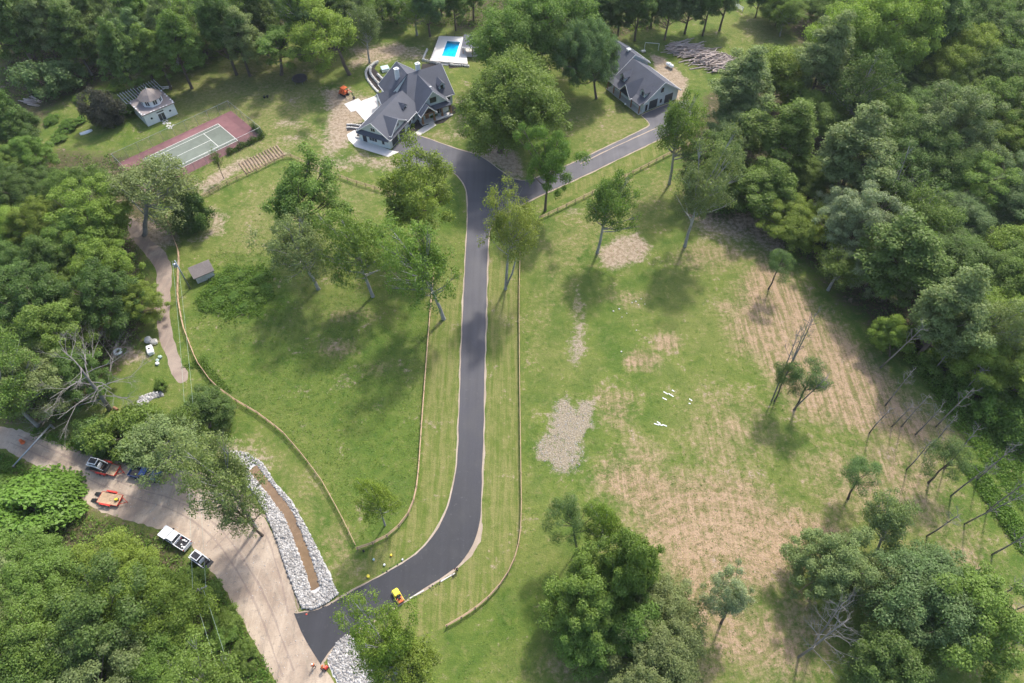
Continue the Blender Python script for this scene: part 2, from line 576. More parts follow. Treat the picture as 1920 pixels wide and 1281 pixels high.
# bare soil
paint('dirt', [(1118, 478), (1150, 448), (1195, 436), (1222, 462), (1200, 490), (1145, 506)], 1.5, .95)
paint('dirt', [(608, 165), (640, 165), (690, 185), (700, 215), (660, 255), (648, 275), (615, 298), (603, 260), (612, 215)], 2.5, .85)
paint('dirt', [(655, 90), (740, 80), (800, 95), (800, 112), (740, 112), (700, 120), (660, 130)], 2.5, .72)
paint('dirt', [(595, 295), (660, 285), (760, 300), (745, 330), (680, 315), (600, 320)], 3, .66)
paint('dirt', [(885, 285), (905, 262), (945, 240), (965, 290), (985, 335), (955, 334), (920, 305)], 1.5, .9)
paint('dirt', [(1218, 100), (1245, 108), (1290, 150), (1285, 200), (1262, 185), (1235, 140)], 1.2, .95)
paint('dirt', [(380, 365), (450, 320), (545, 290), (540, 282), (440, 300), (365, 350)], 1.5, .75)
paint('dirt', [(810, 285), (850, 180), (885, 190), (870, 280)], 3, .35)
paint('dirt', [(780, 250), (800, 262), (855, 282), (850, 290), (795, 270)], 1.0, .6)
paint('dirt', [(395, 820), (450, 830), (500, 870), (470, 900), (430, 880)], 3, .66)
paint('dirt', [(470, 990), (530, 1050), (560, 1150), (520, 1160), (440, 1060)], 3, .9)
paint('dirt', [(240, 410), (285, 410), (330, 420), (330, 460), (280, 470), (245, 450)], 2, .75)
paint('dirt', [(395, 390), (430, 400), (420, 440), (380, 450)], 1.5, .7)
paint('dirt', [(340, 55), (370, 120), (350, 130), (50, 170), (20, 140)], 5, .30)
paint('dirt', [(35, 130), (90, 120), (110, 150), (60, 175)], 3, .62)
paint('dirt', [(205, 640), (245, 645), (290, 675), (250, 680), (205, 670)], 1.5, .78)
paint('dirt', [(1290, 400), (1400, 390), (1480, 430), (1470, 480), (1390, 470), (1310, 450)], 4, .55)
spot('dirt', 1085, 600, 10, 60, 1.5, .55); spot('dirt', 545, 232, 30, 10, 2, .5); spot('dirt', 560, 260, 40, 8, 2, .5)
spot('dirt', 1075, 395, 18, 8, 1.5, .6); spot('dirt', 1640, 100, 12, 30, 3, .5)
# stony patch
paint('gravel', [(1040, 752), (1062, 747), (1072, 764), (1084, 770), (1090, 752), (1112, 756), (1108, 785), (1120, 802), (1100, 806), (1090, 830), (1097, 862), (1072, 890), (1040, 885), (1030, 868), (1008, 862), (1003, 832), (1020, 822), (1036, 800)], 1.6, .95)
paint('gravel', [(1070, 622), (1088, 605), (1092, 650), (1082, 690), (1066, 680)], 1.5, .62)
# yellowish lawn around the house, mown strips along the drive
paint('pale', [(330, 150), (470, 90), (600, 110), (620, 300), (545, 300), (380, 370), (300, 250)], 8, .62)
paint('pale', [(400, 390), (560, 300), (720, 350), (700, 420), (470, 500), (400, 470)], 6, .60)
paint('pale', [(800, 280), (860, 290), (840, 230), (790, 250)], 3, .7)
paint('pale', [(1090, 240), (1180, 180), (1230, 250), (1090, 300)], 4, .55)
paint('pale', [(1400, 30), (1390, 60), (1420, 95), (1460, 70)], 4, .6)
paint('pale', [(1000, 430), (1250, 300), (1300, 340), (1200, 430), (1080, 520), (1000, 700)], 5, .55)
paint('pale', [(430, 790), (520, 830), (600, 920), (660, 1030), (720, 1060), (640, 1110), (590, 1000), (510, 870)], 3, .66)
paint('mow', [(868, 500), (862, 620), (858, 720), (855, 830), (845, 930), (805, 1010), (740, 1060), (690, 1080), (690, 1030), (760, 990), (790, 900), (803, 650), (812, 540)], .8, 1)
paint('mow', [(917, 480), (914, 700), (908, 960), (900, 1010), (870, 1060), (790, 1120), (700, 1180), (760, 1200), (830, 1180), (910, 1130), (960, 1060), (974, 1000), (972, 700), (972, 500)], .8, 1)
paint('mow', [(1000, 400), (1250, 285), (1240, 265), (1075, 345)], .8, .9)
# fresh growth
paint('lush', [(360, 560), (400, 500), (520, 500), (560, 560), (520, 620), (400, 600)], 3, .9)
paint('lush', [(400, 640), (520, 600), (800, 600), (790, 860), (740, 980), (670, 1010), (600, 880), (430, 720)], 8, .62)
paint('lush', [(1720, 700), (1780, 800), (1860, 920), (1919, 1010), (1919, 830), (1800, 700)], 4, .9)
paint('lush', [(860, 330), (870, 350), (872, 430), (815, 440), (815, 330)], 2, .8)
paint('lush', [(1000, 1060), (1060, 1040), (1050, 1180), (960, 1230), (860, 1281), (820, 1281), (900, 1150)], 5, .66)
paint('lush', [(560, 140), (480, 190), (500, 220), (300, 260), (220, 300), (190, 260), (330, 190)], 4, .5)
# woodland floor
for w in ([(0, 0), (720, -20), (640, 60), (480, 80), (330, 130), (250, 140), (110, 190), (60, 260), (0, 300)],
          [(0, 300), (120, 280), (330, 300), (310, 380), (250, 440), (290, 560), (260, 640), (120, 800), (0, 800)],
          [(0, 860), (120, 920), (160, 960), (310, 1000), (400, 1090), (480, 1230), (500, 1281), (0, 1281)],
          [(700, -20), (900, -20), (1400, -20), (1370, 20), (1200, 60), (1150, 80), (900, 60), (720, 40)],
          [(1420, -20), (1919, -20), (1919, 850), (1800, 760), (1690, 660), (1590, 580), (1490, 470), (1290, 410), (1270, 300), (1320, 180), (1430, 130), (1500, 90)]):
    paint('litter', w, 4, .85)

NX, NY = len(gx), len(gy)
idx = np.arange(NX * NY).reshape(NY, NX)
F = np.stack([idx[:-1, :-1], idx[:-1, 1:], idx[1:, 1:], idx[1:, :-1]], -1).reshape(-1, 4)
gm = np_mesh('ground', np.stack([PX, PY, np.zeros(len(PX))], 1), F, ground_mat(), smooth=True)
for k, a in FIELDS.items():
    at = gm.attributes.new(k, 'FLOAT', 'POINT')
    at.data.foreach_set('value', a.astype(np.float32))
tag(link('ground', gm), kind='structure')


# ------------------------------------------------------------------ roads
def densify(pts, step, closed=True):
    out = []
    n = len(pts)
    for i in range(n if closed else n - 1):
        a, b = Vector(pts[i][:2]), Vector(pts[(i + 1) % n][:2])
        k = max(1, int((b - a).length / step))
        out += [a.lerp(b, j / k) for j in range(k)]
    if not closed: out.append(Vector(pts[-1][:2]))
    return out


def smooth_line(pts, it=2, closed=False):
    pts = [Vector(p[:2]) for p in pts]
    for _ in range(it):
        q = [] if closed else [pts[0]]
        n = len(pts)
        for i in range(n if closed else n - 1):
            a, b = pts[i], pts[(i + 1) % n]
            q += [a.lerp(b, .25), a.lerp(b, .75)]
        if not closed: q.append(pts[-1])
        pts = q
    return pts


def sheet(name, poly, z, mat_, jitter=0.0, step=1.0, kind='structure', seed=1, thick=0.0):
    import mathutils.geometry as geo
    r = random.Random(seed)
    P = densify(poly, step) if jitter else [Vector(p[:2]) for p in poly]
    if jitter:
        w = [r.uniform(-1, 1) for _ in P]
        w = [(w[i - 1] + 2 * w[i] + w[(i + 1) % len(w)]) / 2 for i in range(len(w))]
        P = [Vector((p.x + w[i] * jitter, p.y + w[(i * 7) % len(w)] * jitter)) for i, p in enumerate(P)]
    tris = geo.tessellate_polygon([[Vector((p.x, p.y, 0)) for p in P]])
    b = MB()
    vs = [(p.x, p.y, z) for p in P]
    fs = []
    for t in tris:
        a, c, d = (P[i] for i in t)
        fs.append(t if (c - a).cross(d - a) > 0 else t[::-1])
    b.add(vs, fs)
    if thick:
        area = sum(P[i - 1].cross(P[i]) for i in range(len(P)))
        n = len(P)
        lo = [(p.x, p.y, z - thick) for p in P]
        sf = []
        for i in range(n):
            j = (i + 1) % n
            sf.append((i, i + n, j + n, j) if area > 0 else (j, j + n, i + n, i))
        b2 = MB(); b2.add(vs + lo, sf)
        b.add(b2.v, b2.f)
    o = b.build(name, mat_)
    return tag(o, kind=kind) if kind else o


EL = [(829, 314), (852, 323), (869, 341), (877, 363), (877, 400), (876.5, 430), (873, 488), (868, 576), (863, 716), (858.7, 850), (856.5, 870), (848, 925), (832, 974), (807.5, 1013), (776, 1043), (740, 1066), (691, 1092), (635, 1124), (607, 1140), (582, 1147), (550.5, 1150.5)]
ER = [(601.5, 1246.5), (617, 1222), (635, 1203), (677, 1177), (726, 1147), (762, 1126), (804, 1097.5), (855, 1066), (881, 1034), (896, 999), (901, 971), (904, 880), (906, 830), (909.5, 646), (911.5, 569), (914.5, 453), (919, 425), (938, 405), (985, 380)]
BR_LOW = [(985, 380), (1026, 360), (1071, 341), (1215, 271), (1264, 248), (1290, 236), (1300, 222)]
BR_UP = [(1290, 188), (1275, 190), (1247, 197), (1202, 216), (1207, 219), (1218, 230), (1219, 237), (1200, 246), (1084, 302), (1040, 320), (1010, 333), (985, 340), (960, 336)]
TOP = [(960, 336), (935, 318), (916, 303), (896, 291), (858, 280), (792, 257), (777, 252), (762, 249), (735, 281), (757, 292), (742, 315), (790, 331), (806, 327), (815, 318), (829, 314)]
el = smooth_line([G(*p) for p in EL]); er = smooth_line([G(*p) for p in ER])
blow = smooth_line([G(*p) for p in BR_LOW], 1); bup = smooth_line([G(*p) for p in BR_UP], 1); top = [G(*p) for p in TOP]
drive_poly = el + [G(564.5, 1182), G(582, 1214)] + er + blow + bup + [Vector(p[:2]) for p in top[1:-1]]
drv = sheet('driveway', densify(drive_poly, 1.0), .05, M['asphalt'], jitter=.05, step=.8, thick=.05)
me = drv.data
at = me.attributes.new('age', 'FLOAT', 'POINT')
vals = []
for v in me.vertices:
    y = v.co.y
    a = min(1, max(0, (y - 45) / 45)) * .75
    if y > 128: a = .62
    if v.co.x < -15 and y > 140: a = .95
    if v.co.x > 8 and y > 128: a = .95
    vals.append(a)
at.data.foreach_set('value', vals)


def ribbon(name, line, w0, w1, z, mat_, side=1, seed=3, step=.6, z2=None):
    """strip beside a line with an uneven outer edge"""
    r = random.Random(seed)
    P = densify(line, step, closed=False)
    b = MB(); vs = []
    for i, p in enumerate(P):
        d = P[min(i + 1, len(P) - 1)] - P[max(0, i - 1)]
        if d.length < 1e-6: d = Vector((0, 1))
        d.normalize()
        n = Vector((-d.y, d.x)) * side
        q0 = p - n * .12
        k_ = .5 + .25 * math.sin(i * step * .43 + seed) + .25 * math.sin(i * step * 1.13 + seed * 2.1)
        q1 = p + n * (w0 + (w1 - w0) * (k_ * .8 + r.random() * .2))
        vs += [(q0.x, q0.y, z), (q1.x, q1.y, z if z2 is None else z2)]
    fs = []
    for i in range(len(P) - 1):
        f = (2 * i, 2 * i + 2, 2 * i + 3, 2 * i + 1)
        fs.append(f if side > 0 else f[::-1])
    b.add(vs, fs)
    return tag(b.build(name, mat_), kind='structure')


ribbon('road_verge', el, .12, .42, .012, M['verge'], side=-1, seed=4)
ribbon('road_verge', er, .12, .48, .012, M['verge'], side=-1, seed=5)
ribbon('road_verge', blow, .2, .5, .012, M['verge'], side=-1, seed=6)
ribbon('road_verge', [Vector(p[:2]) for p in bup[3:]], .2, .5, .012, M['verge'], side=-1, seed=7)
ribbon('road_verge', [Vector(p[:2]) for p in top[:7]], .2, .45, .013, M['verge'], side=-1, seed=8)
# the wide bare shoulder on the outside of the bend
sheet('road_shoulder', [G(*p) for p in [(899, 950), (905, 985), (902, 1015), (880, 1048), (850, 1072), (800, 1106), (772, 1122), (770, 1116), (830, 1080), (868, 1050), (892, 1010)]], .016, M['verge'], jitter=.12, step=.6, seed=9)
# lengthwise pale seam on the branch to the outbuilding
ribbon('paving_seam', [G(*p) for p in [(1088, 308), (1150, 277), (1232, 240)]], .05, .35, .056, M['verge'], side=1, seed=12, step=.5)

sheet('dirt_road', smooth_line([G(*p) for p in [(-60, 790), (0, 799), (60, 814), (110, 828), (170, 850), (240, 872), (330, 880), (420, 895), (470, 940), (506, 985), (525, 1030), (545, 1085), (558, 1138), (552, 1150), (566, 1182), (584, 1214), (603, 1248), (630, 1281), (670, 1340), (560, 1340), (512, 1281), (470, 1190), (430, 1120), (395, 1062), (340, 1005), (240, 975), (165, 950), (140, 915), (85, 885), (30, 852), (0, 838), (-60, 830)]], 2, True), .010, M['dirt_road'], jitter=.16, step=.7, seed=2)
sheet('gravel_lane', smooth_line([G(*p) for p in [(238, 400), (262, 420), (280, 450), (310, 470), (322, 500), (320, 560), (317, 600), (325, 640), (340, 680), (358, 712), (330, 722), (315, 680), (300, 640), (292, 590), (292, 550), (295, 510), (285, 490), (262, 465), (240, 440)]], 2, True), .012, M['lane'], jitter=.14, step=.7, seed=3)

# tyre tracks worn into the dirt road
for k, pts in enumerate(([(20, 820), (120, 860), (240, 915), (340, 935), (420, 985), (470, 1060), (510, 1140), (560, 1270)], [(20, 830), (115, 872), (230, 930), (330, 955), (400, 1005), (448, 1075), (488, 1150), (530, 1270)], [(150, 890), (260, 905), (360, 930), (450, 990), (500, 1070), (535, 1150), (590, 1268)], [(400, 1030), (440, 990), (470, 970), (500, 1000), (525, 1080), (540, 1150)])):
    for off in (0.0, 1.7):
        ln = smooth_line([G(*q) for q in pts], 2)
        q = []
        for i, v in enumerate(ln):
            d = ln[min(i + 1, len(ln) - 1)] - ln[max(0, i - 1)]; d.normalize()
            q.append(v + Vector((-d.y, d.x)) * off)
        ribbon('tyre_track', q, .02, .30, .014 + .001 * k + .0005 * (off > 0), M['lane' if k % 2 else 'verge'], side=1, seed=40 + k, step=.45)
# ------------------------------------------------------------------ buildings
def frame(O, ang):
    """plan frame: a along ang, b to its left; returns local points relative to O"""
    ca, sa = math.cos(ang), math.sin(ang)
    return lambda a, b, z: (O[0] + a * ca - b * sa, O[1] + a * sa + b * ca, z)


def gable(parent, T, a0, a1, b0, b1, eave, ridge, along='a', over=.45, wall='siding', roof='roof', trim=True, base=0.0, walls=True, ends=(1, 1), hip=0.0):
    """walls with gable triangles, two roof slabs with thickness and pale rake and eave boards"""
    if along == 'b':
        U = lambda a, b, z: T(b, a, z)
        a0, a1, b0, b1 = b0, b1, a0, a1
    else:
        U = T
    bm = (b0 + b1) / 2
    if walls:
        w = MB()
        p = [U(a0, b0, base), U(a0, b1, base), U(a0, b1, eave), U(a0 + hip, bm, ridge - .12), U(a0, b0, eave)]
        q = [U(a1, b0, base), U(a1, b1, base), U(a1, b1, eave), U(a1, bm, ridge - .12), U(a1, b0, eave)]
        f = [(0, 1, 2, 3, 4), (9, 8, 7, 6, 5), (0, 5, 6, 1), (1, 6, 7, 2), (2, 7, 8, 3), (3, 8, 9, 4), (4, 9, 5, 0)]
        w.add(p + q, f)
        w.build('wall', M[wall], parent)
    sl = (ridge - eave) / (b1 - bm)
    r0, r1 = a0 - over * ends[0], a1 + over * ends[1]
    th = .2
    ro = MB()
    for s in (-1, 1):
        be = bm + s * ((b1 - bm) + over)
        ze = eave - sl * over
        pts = [(r0 + hip, bm, ridge), (r1, bm, ridge), (r1, be, ze), (r0, be, ze)]
        lo = [U(a, b, z - 0.0) for a, b, z in pts]
        hi = [U(a, b, z + th) for a, b, z in pts]
        ro.add(lo + hi, [(3, 2, 1, 0), (4, 5, 6, 7), (0, 1, 5, 4), (1, 2, 6, 5), (2, 3, 7, 6), (3, 0, 4, 7)])
    if hip:
        ze = eave - sl * over
        w_ = (b1 - bm) + over
        tri = [(r0 + hip, bm, ridge), (r0, bm + w_, ze), (r0, bm - w_, ze)]
        ro.add([U(a, b, z + d_) for d_ in (-.01, th - .005) for a, b, z in tri], [(0, 1, 2), (5, 4, 3), (0, 3, 4, 1), (1, 4, 5, 2), (2, 5, 3, 0)])
    R = ro.build('roof', M[roof], parent)
    if trim:
        for s in (-1, 1):
            be = bm + s * ((b1 - bm) + over)
            ze = eave - sl * over
            t = MB()
            t.box(r0, r1, be + (.0 if s > 0 else -.12), be + (.12 if s > 0 else .0), ze - .06, ze + .16, U)
            t.build('gutter', M['white_trim'], R)
            for k, ra in ((0, r0), (1, r1)):
                if not ends[k]: continue
                d = -.08 if k == 0 else .08
                x0, x1 = min(ra + d, ra + d * .05), max(ra + d, ra + d * .05)
                t = MB()
                pts = [(x0, bm, ridge - .12), (x1, bm, ridge - .12), (x1, be, ze - .12), (x0, be, ze - .12), (x0, bm, ridge + th + .02), (x1, bm, ridge + th + .02), (x1, be, ze + th + .02), (x0, be, ze + th + .02)]
                t.hexa([U(*p_) for p_ in pts])
                t.build('rake_board', M['white_trim'], R)
    return R


def opening(parent, T, axis_, c, at_, w, z0, z1, out, name='window', pane='glass', frame_='white_trim', depth=.06, bars=1):
    """window or door on a wall: axis_ 'a' means the wall runs along a (at b = at_); out = +1/-1 outward side"""
    def box(m, c0, c1, d0, d1, za, zb):
        d0, d1 = sorted((at_ + out * d0, at_ + out * d1))
        if axis_ == 'a': m.box(c0, c1, d0, d1, za, zb, T)
        else: m.box(d0, d1, c0, c1, za, zb, T)
        return m
    fr = MB()
    e = .09
    box(fr, c - w / 2 - e, c - w / 2, .0, depth, z0 - e, z1 + e)
    box(fr, c + w / 2, c + w / 2 + e, .0, depth, z0 - e, z1 + e)
    box(fr, c - w / 2, c + w / 2, .0, depth, z1, z1 + e)
    box(fr, c - w / 2, c + w / 2, .0, depth, z0 - e, z0)
    for k in range(bars):
        x = c - w / 2 + (k + 1) * w / (bars + 1)
        box(fr, x - .03, x + .03, .0, depth - .01, z0, z1)
    o = fr.build(name, M[frame_], parent)
    pn = MB()
    box(pn, c - w / 2, c + w / 2, -.05, .025, z0, z1)
    pn.build('pane' if pane == 'glass' else 'panel', M[pane], o)
    return o


def dormer(parent, T, a, b_front, b_back, w, z0, zw, zr, s=1, along='a', wall='siding', roof='roof'):
    """small gabled dormer whose face looks towards -b (s=1); its ridge runs back into the roof"""
    d = MB()
    p = lambda x, b, z: T(x, b, z)
    bf, bb = b_front, b_back
    ring = [(a - w / 2, z0), (a + w / 2, z0), (a + w / 2, zw), (a, zr), (a - w / 2, zw)]
    vs = [p(x, bf, z) for x, z in ring] + [p(x, bb, z) for x, z in ring]
    d.add(vs, [(0, 1, 2, 3, 4), (9, 8, 7, 6, 5)] + [(i, (i + 1) % 5 + 5 - 0, 0, 0) for i in []] + [(1, 6, 7, 2), (4, 9, 5, 0), (0, 5, 6, 1), (2, 7, 8, 3), (3, 8, 9, 4)])
    D = d.build('dormer', M[wall], parent)
    r = MB()
    o = .22
    for sg in (-1, 1):
        zx = zw - (zr - zw) / (w / 2) * o
        pts = [(a, bf - .25 * s, zr + .03), (a, bb, zr + .03), (a + sg * (w / 2 + o), bb, zx + .03), (a + sg * (w / 2 + o), bf - .25 * s, zx + .03)]
        lo = [p(*q) for q in pts]; hi = [p(q[0], q[1], q[2] + .12) for q in pts]
        r.add(lo + hi, [(3, 2, 1, 0), (4, 5, 6, 7), (0, 1, 5, 4), (1, 2, 6, 5), (2, 3, 7, 6), (3, 0, 4, 7)])
    r.build('roof', M[roof], D)
    wz = z0 + (zw - z0) * .25
    g = MB(); g.box(a - w * .24, a + w * .24, min(bf, bf - .05 * s), max(bf, bf - .05 * s), wz, wz + (zw - z0) * .75, T)
    g.build('window', M['glass'], D)
    return D


def chimney(parent, T, a, b, z0, z1, w=.55, mat_='white_paint'):
    m = MB()
    m.box(a - w, a + w, b - w * .8, b + w * .8, z0, z1, T)
    m.box(a - w - .1, a + w + .1, b - w * .8 - .1, b + w * .8 + .1, z1, z1 + .15, T)
    m.box(a - w * .5, a + w * .5, b - w * .4, b + w * .4, z1 + .15, z1 + .45, T)
    return m.build('chimney', M[mat_], parent)


# --- main house: a garage wing and a main block set at an angle to it
S = G(732.7, 280.1)
house = empty('main_house', S, 0, 'large white house with dark slate gabled roofs beside the asphalt forecourt', 'house')
TU = frame((0, 0), math.radians(65.5))
TE = frame((0, 0), math.radians(30))
gable(house, TU, 0, 15.5, 0, 9.2, 3.2, 6.6, 'a', .5, ends=(1, 0))
gable(house, TE, 9.0, 23.0, 9.8, 23.0, 3.5, 8.4, 'a', .5, ends=(0, 1), hip=4.5)
gable(house, TE, 7.6, 19.0, 16.3, 22.8, 3.9, 8.45, 'b', .5, ends=(0, 1))
gable(house, TE, 11.6, 20.3, 6.9, 16.2, 3.5, 7.9, 'b', .5, ends=(1, 0))
gable(house, TU, .9, 8.1, -.12, 4.6, 3.6, 6.1, 'b', .3, ends=(1, 0), trim=True, base=2.9)
# covered corner at the back, pale gable end towards the terrace
gable(house, TE, 4.6, 9.5, 14.6, 19.2, 3.0, 5.1, 'a', .3, ends=(1, 0))
# pent roofs over the garage doors and the garage gable end
def pent(T, a0, a1, b0, b1, z0, z1, low):
    m = MB()
    p = {'b0': [(a0, b0, z0), (a1, b0, z0), (a1, b1, z1), (a0, b1, z1)], 'a0': [(a0, b0, z0), (a1, b0, z1), (a1, b1, z1), (a0, b1, z0)]}[low]
    m.hexa([T(a, b, z) for a, b, z in p] + [T(a, b, z + .12) for a, b, z in p])
    return m.build('pent_roof', M['roof'], house)
pent(TU, .7, 8.3, -.8, .0, 2.85, 3.5, 'b0')
pent(TU, -1.0, .02, -.2, 9.4, 2.75, 3.5, 'a0')
pent(TE, 15.2, 20.8, 5.7, 7.0, 2.9, 3.7, 'b0')
for c in (2.5, 6.1):
    o = opening(house, TU, 'a', c, 0, 2.9, .06, 2.45, -1, 'garage_door', 'garage_door', 'white_trim', bars=0)
    for k in range(3):
        m = MB(); z = .65 + k * .6
        m.box(c - 1.45, c + 1.45, -.045, -.024, z, z + .03, TU); m.build('panel_seam', M['black'], o)
opening(house, TU, 'b', 2.0, 0, .8, .9, 2.3, -1, bars=0)
opening(house, TU, 'b', 5.0, 0, 2.3, 1.0, 2.3, -1, bars=2)
opening(house, TU, 'b', 7.6, 0, 1.0, .06, 2.2, -1, 'door', 'glass', 'dark_frame', bars=1)
opening(house, TU, 'b', 4.6, 0, 1.2, 4.0, 5.0, -1, bars=1)
opening(house, TU, 'a', 4.5, -.12, .9, 4.2, 5.1, -1, bars=1)
opening(house, TU, 'a', 10.2, 0, 1.2, 1.0, 2.3, -1, bars=1)
opening(house, TU, 'a', 12.2, 0, 1.0, 1.0, 2.3, -1, bars=1)
opening(house, TE, 'a', 16.0, 6.9, 1.7, 4.6, 5.9, -1, frame_='dark_frame', bars=1)
opening(house, TE, 'a', 13.8, 6.9, 1.1, .1, 2.3, -1, 'front_door', 'timber', 'white_trim', bars=0)
opening(house, TE, 'a', 17.6, 6.9, 1.8, .8, 2.3, -1, bars=1)
opening(house, TE, 'a', 21.6, 9.8, 1.3, .9, 2.5, -1, bars=1)
opening(house, TE, 'b', 13.0, 23.0, 1.3, .9, 2.5, 1, bars=1)
opening(house, TE, 'b', 18.0, 23.0, 1.3, .9, 2.5, 1, bars=1)
opening(house, TE, 'b', 16.4, 23.0, 1.3, 4.6, 5.8, 1, bars=1)
opening(house, TE, 'b', 16.9, 4.6, 2.4, .2, 2.3, -1, 'patio_door', 'glass', 'dark_frame', bars=1)
opening(house, TU, 'a', 5.0, 9.2, 1.4, 1.0, 2.3, 1, bars=1)
opening(house, TU, 'a', 10.0, 9.2, 1.8, .2, 2.2, 1, 'patio_door', 'glass', 'dark_frame', bars=1)
dormer(house, TU, 11.4, 1.7, 4.6, 1.7, 3.7, 5.1, 5.9)
dormer(house, TE, 20.8, 11.2, 15.0, 1.8, 4.0, 5.8, 6.7)
chimney(house, TE, 11.2, 18.4, 6.0, 9.6)
chimney(house, TE, 16.9, 17.2, 7.0, 10.0)
m = MB(); m.lathe([(.16, 0), (.16, .5), (.24, .5), (.24, .6)], 10, TE(16.3, 8.3, 7.75)); m.build('roof_vent', M['plastic_white'], house)
# entrance porch: timber posts, beam, floor
m = MB(); m.box(11.4, 20.6, 5.0, 6.85, .02, .32, TE); m.build('porch_floor', M['pale_slab'], house)
m = MB(); m.box(11.7, 15.4, 4.95, 6.8, 2.95, 3.15, TE); m.build('porch_ceiling', M['timber'], house)
gable(house, TE, 11.5, 15.5, 4.9, 8.4, 3.15, 5.3, 'b', .35, walls=False, ends=(1, 0))
for a, b in ((11.8, 5.2), (15.2, 5.2), (17.9, 5.95), (20.5, 5.95)):
    m = MB(); m.box(a - .17, a + .17, b - .17, b + .17, .32, 2.95, TE)
    m.box(a - .26, a + .26, b - .26, b + .26, .32, .9, TE)
    m.build('porch_post', M['timber'], house)
m = MB(); m.box(11.6, 15.4, 5.05, 5.3, 2.75, 3.1, TE); m.box(15.4, 20.7, 5.85, 6.08, 2.7, 2.95, TE); m.build('porch_beam', M['timber'], house)


def poly_thing(name, pix, z0, z1, mat_, label=None, cat=None, kind=None, group=None, jit=0):
    P = [G(*p) for p in pix]
    area = sum(P[i - 1].x * P[i].y - P[i].x * P[i - 1].y for i in range(len(P)))
    if area < 0: P = P[::-1]
    c = sum(P, Vector()) / len(P)
    b = MB(); b.prism([(p.x - c.x, p.y - c.y) for p in P], z0, z1)
    o = b.build(name, M[mat_]); o.location = (c.x, c.y, 0)
    return tag(o, label, cat, group, kind)


def q5(x, y): return (640 + x / 5.3375, 60 + y / 5.3375)
def q8(x, y): return (620 + x / 11.65, 150 + y / 11.65)


poly_thing('terrace', [q8(*p) for p in [(680, 460), (1010, 340), (1250, 640), (900, 960), (740, 890), (555, 680)]], .0, .10, 'pale_slab', kind='structure')
poly_thing('terrace', [q8(*p) for p in [(295, 530), (600, 405), (672, 470), (555, 672), (445, 705)]], .0, .07, 'pale_slab', kind='structure')
poly_thing('garden_path', [q5(*p) for p in [(55, 1030), (130, 985), (200, 1010), (260, 1090), (490, 1185), (578, 1203), (470, 1253), (140, 1150), (75, 1085)]], .0, .08, 'pale_slab', kind='structure')
poly_thing('garden_path', [q5(*p) for p in [(862, 868), (890, 862), (950, 935), (880, 980), (790, 1035), (727, 1018), (830, 945), (880, 925)]], .0, .075, 'concrete', kind='structure')
poly_thing('planting_bed', [q5(*p) for p in [(650, 930), (750, 850), (860, 880), (870, 925), (820, 945), (725, 1012), (655, 1000)]], .0, .06, 'mulch', kind='structure')
poly_thing('planting_bed', [q5(*p) for p in [(890, 865), (1070, 760), (1130, 730), (1160, 790), (1100, 850), (1020, 910), (955, 925)]], .0, .06, 'mulch', kind='structure')
poly_thing('planting_bed', [q5(*p) for p in [(240, 380), (290, 320), (370, 305), (330, 370), (440, 470), (420, 560), (360, 610), (280, 520)]], .0, .06, 'mulch', kind='structure')
poly_thing('planting_bed', [q5(*p) for p in [(60, 930), (190, 915), (280, 880), (210, 960), (180, 985), (55, 990)]], .0, .065, 'mulch', kind='structure')
poly_thing('planting_bed', [q5(*p) for p in [(810, 320), (980, 310), (1010, 345), (790, 410)]], .0, .06, 'mulch', kind='structure')
poly_thing('planting_bed', [q5(*p) for p in [(1070, 330), (1260, 322), (1240, 350), (1080, 365)]], .0, .065, 'mulch', kind='structure')


def stone_mesh(seed, sx=1, sy=1, sz=1, n=7):
    r = random.Random(seed)
    b = MB()
    rings = [(-.5, .72), (-.1, 1.0), (.3, .9), (.5, .55)]
    vs = []
    for z, k in rings:
        for i in range(n):
            t = 2 * math.pi * i / n + r.uniform(-.15, .15)
            kk = k * r.uniform(.85, 1.12) * .5
            vs.append((math.cos(t) * kk * sx, math.sin(t) * kk * sy, z * sz + r.uniform(-.04, .04)))
    fs = [tuple(range(n - 1, -1, -1)), tuple(range(3 * n, 4 * n))]
    for k in range(3):
        for i in range(n):
            j = (i + 1) % n
            fs.append((k * n + i, k * n + j, (k + 1) * n + j, (k + 1) * n + i))
    b.add(vs, fs)
    return b.mesh('stone', M['stone'])


STONES = [stone_mesh(i) for i in range(5)]


def stone_wall(pix, label, h=.5, size=.75, z=0.0, cat='retaining wall', seed=1):
    r = random.Random(seed)
    P = densify(smooth_line([G(*p) for p in pix], 2), size * .82, closed=False)
    w = empty('retaining_wall', (P[0].x, P[0].y, 0), 0, label, cat)
    for i, p in enumerate(P):
        o = link('stone', STONES[r.randrange(5)], w)
        o.location = (p.x - P[0].x + r.uniform(-.05, .05), p.y - P[0].y + r.uniform(-.05, .05), z + h / 2 - .02)
        o.scale = (size * r.uniform(.9, 1.15), size * r.uniform(.75, 1.0), h * r.uniform(.85, 1.15))
        o.rotation_euler = (r.uniform(-.1, .1), r.uniform(-.1, .1), r.uniform(0, 6.3))
    return w


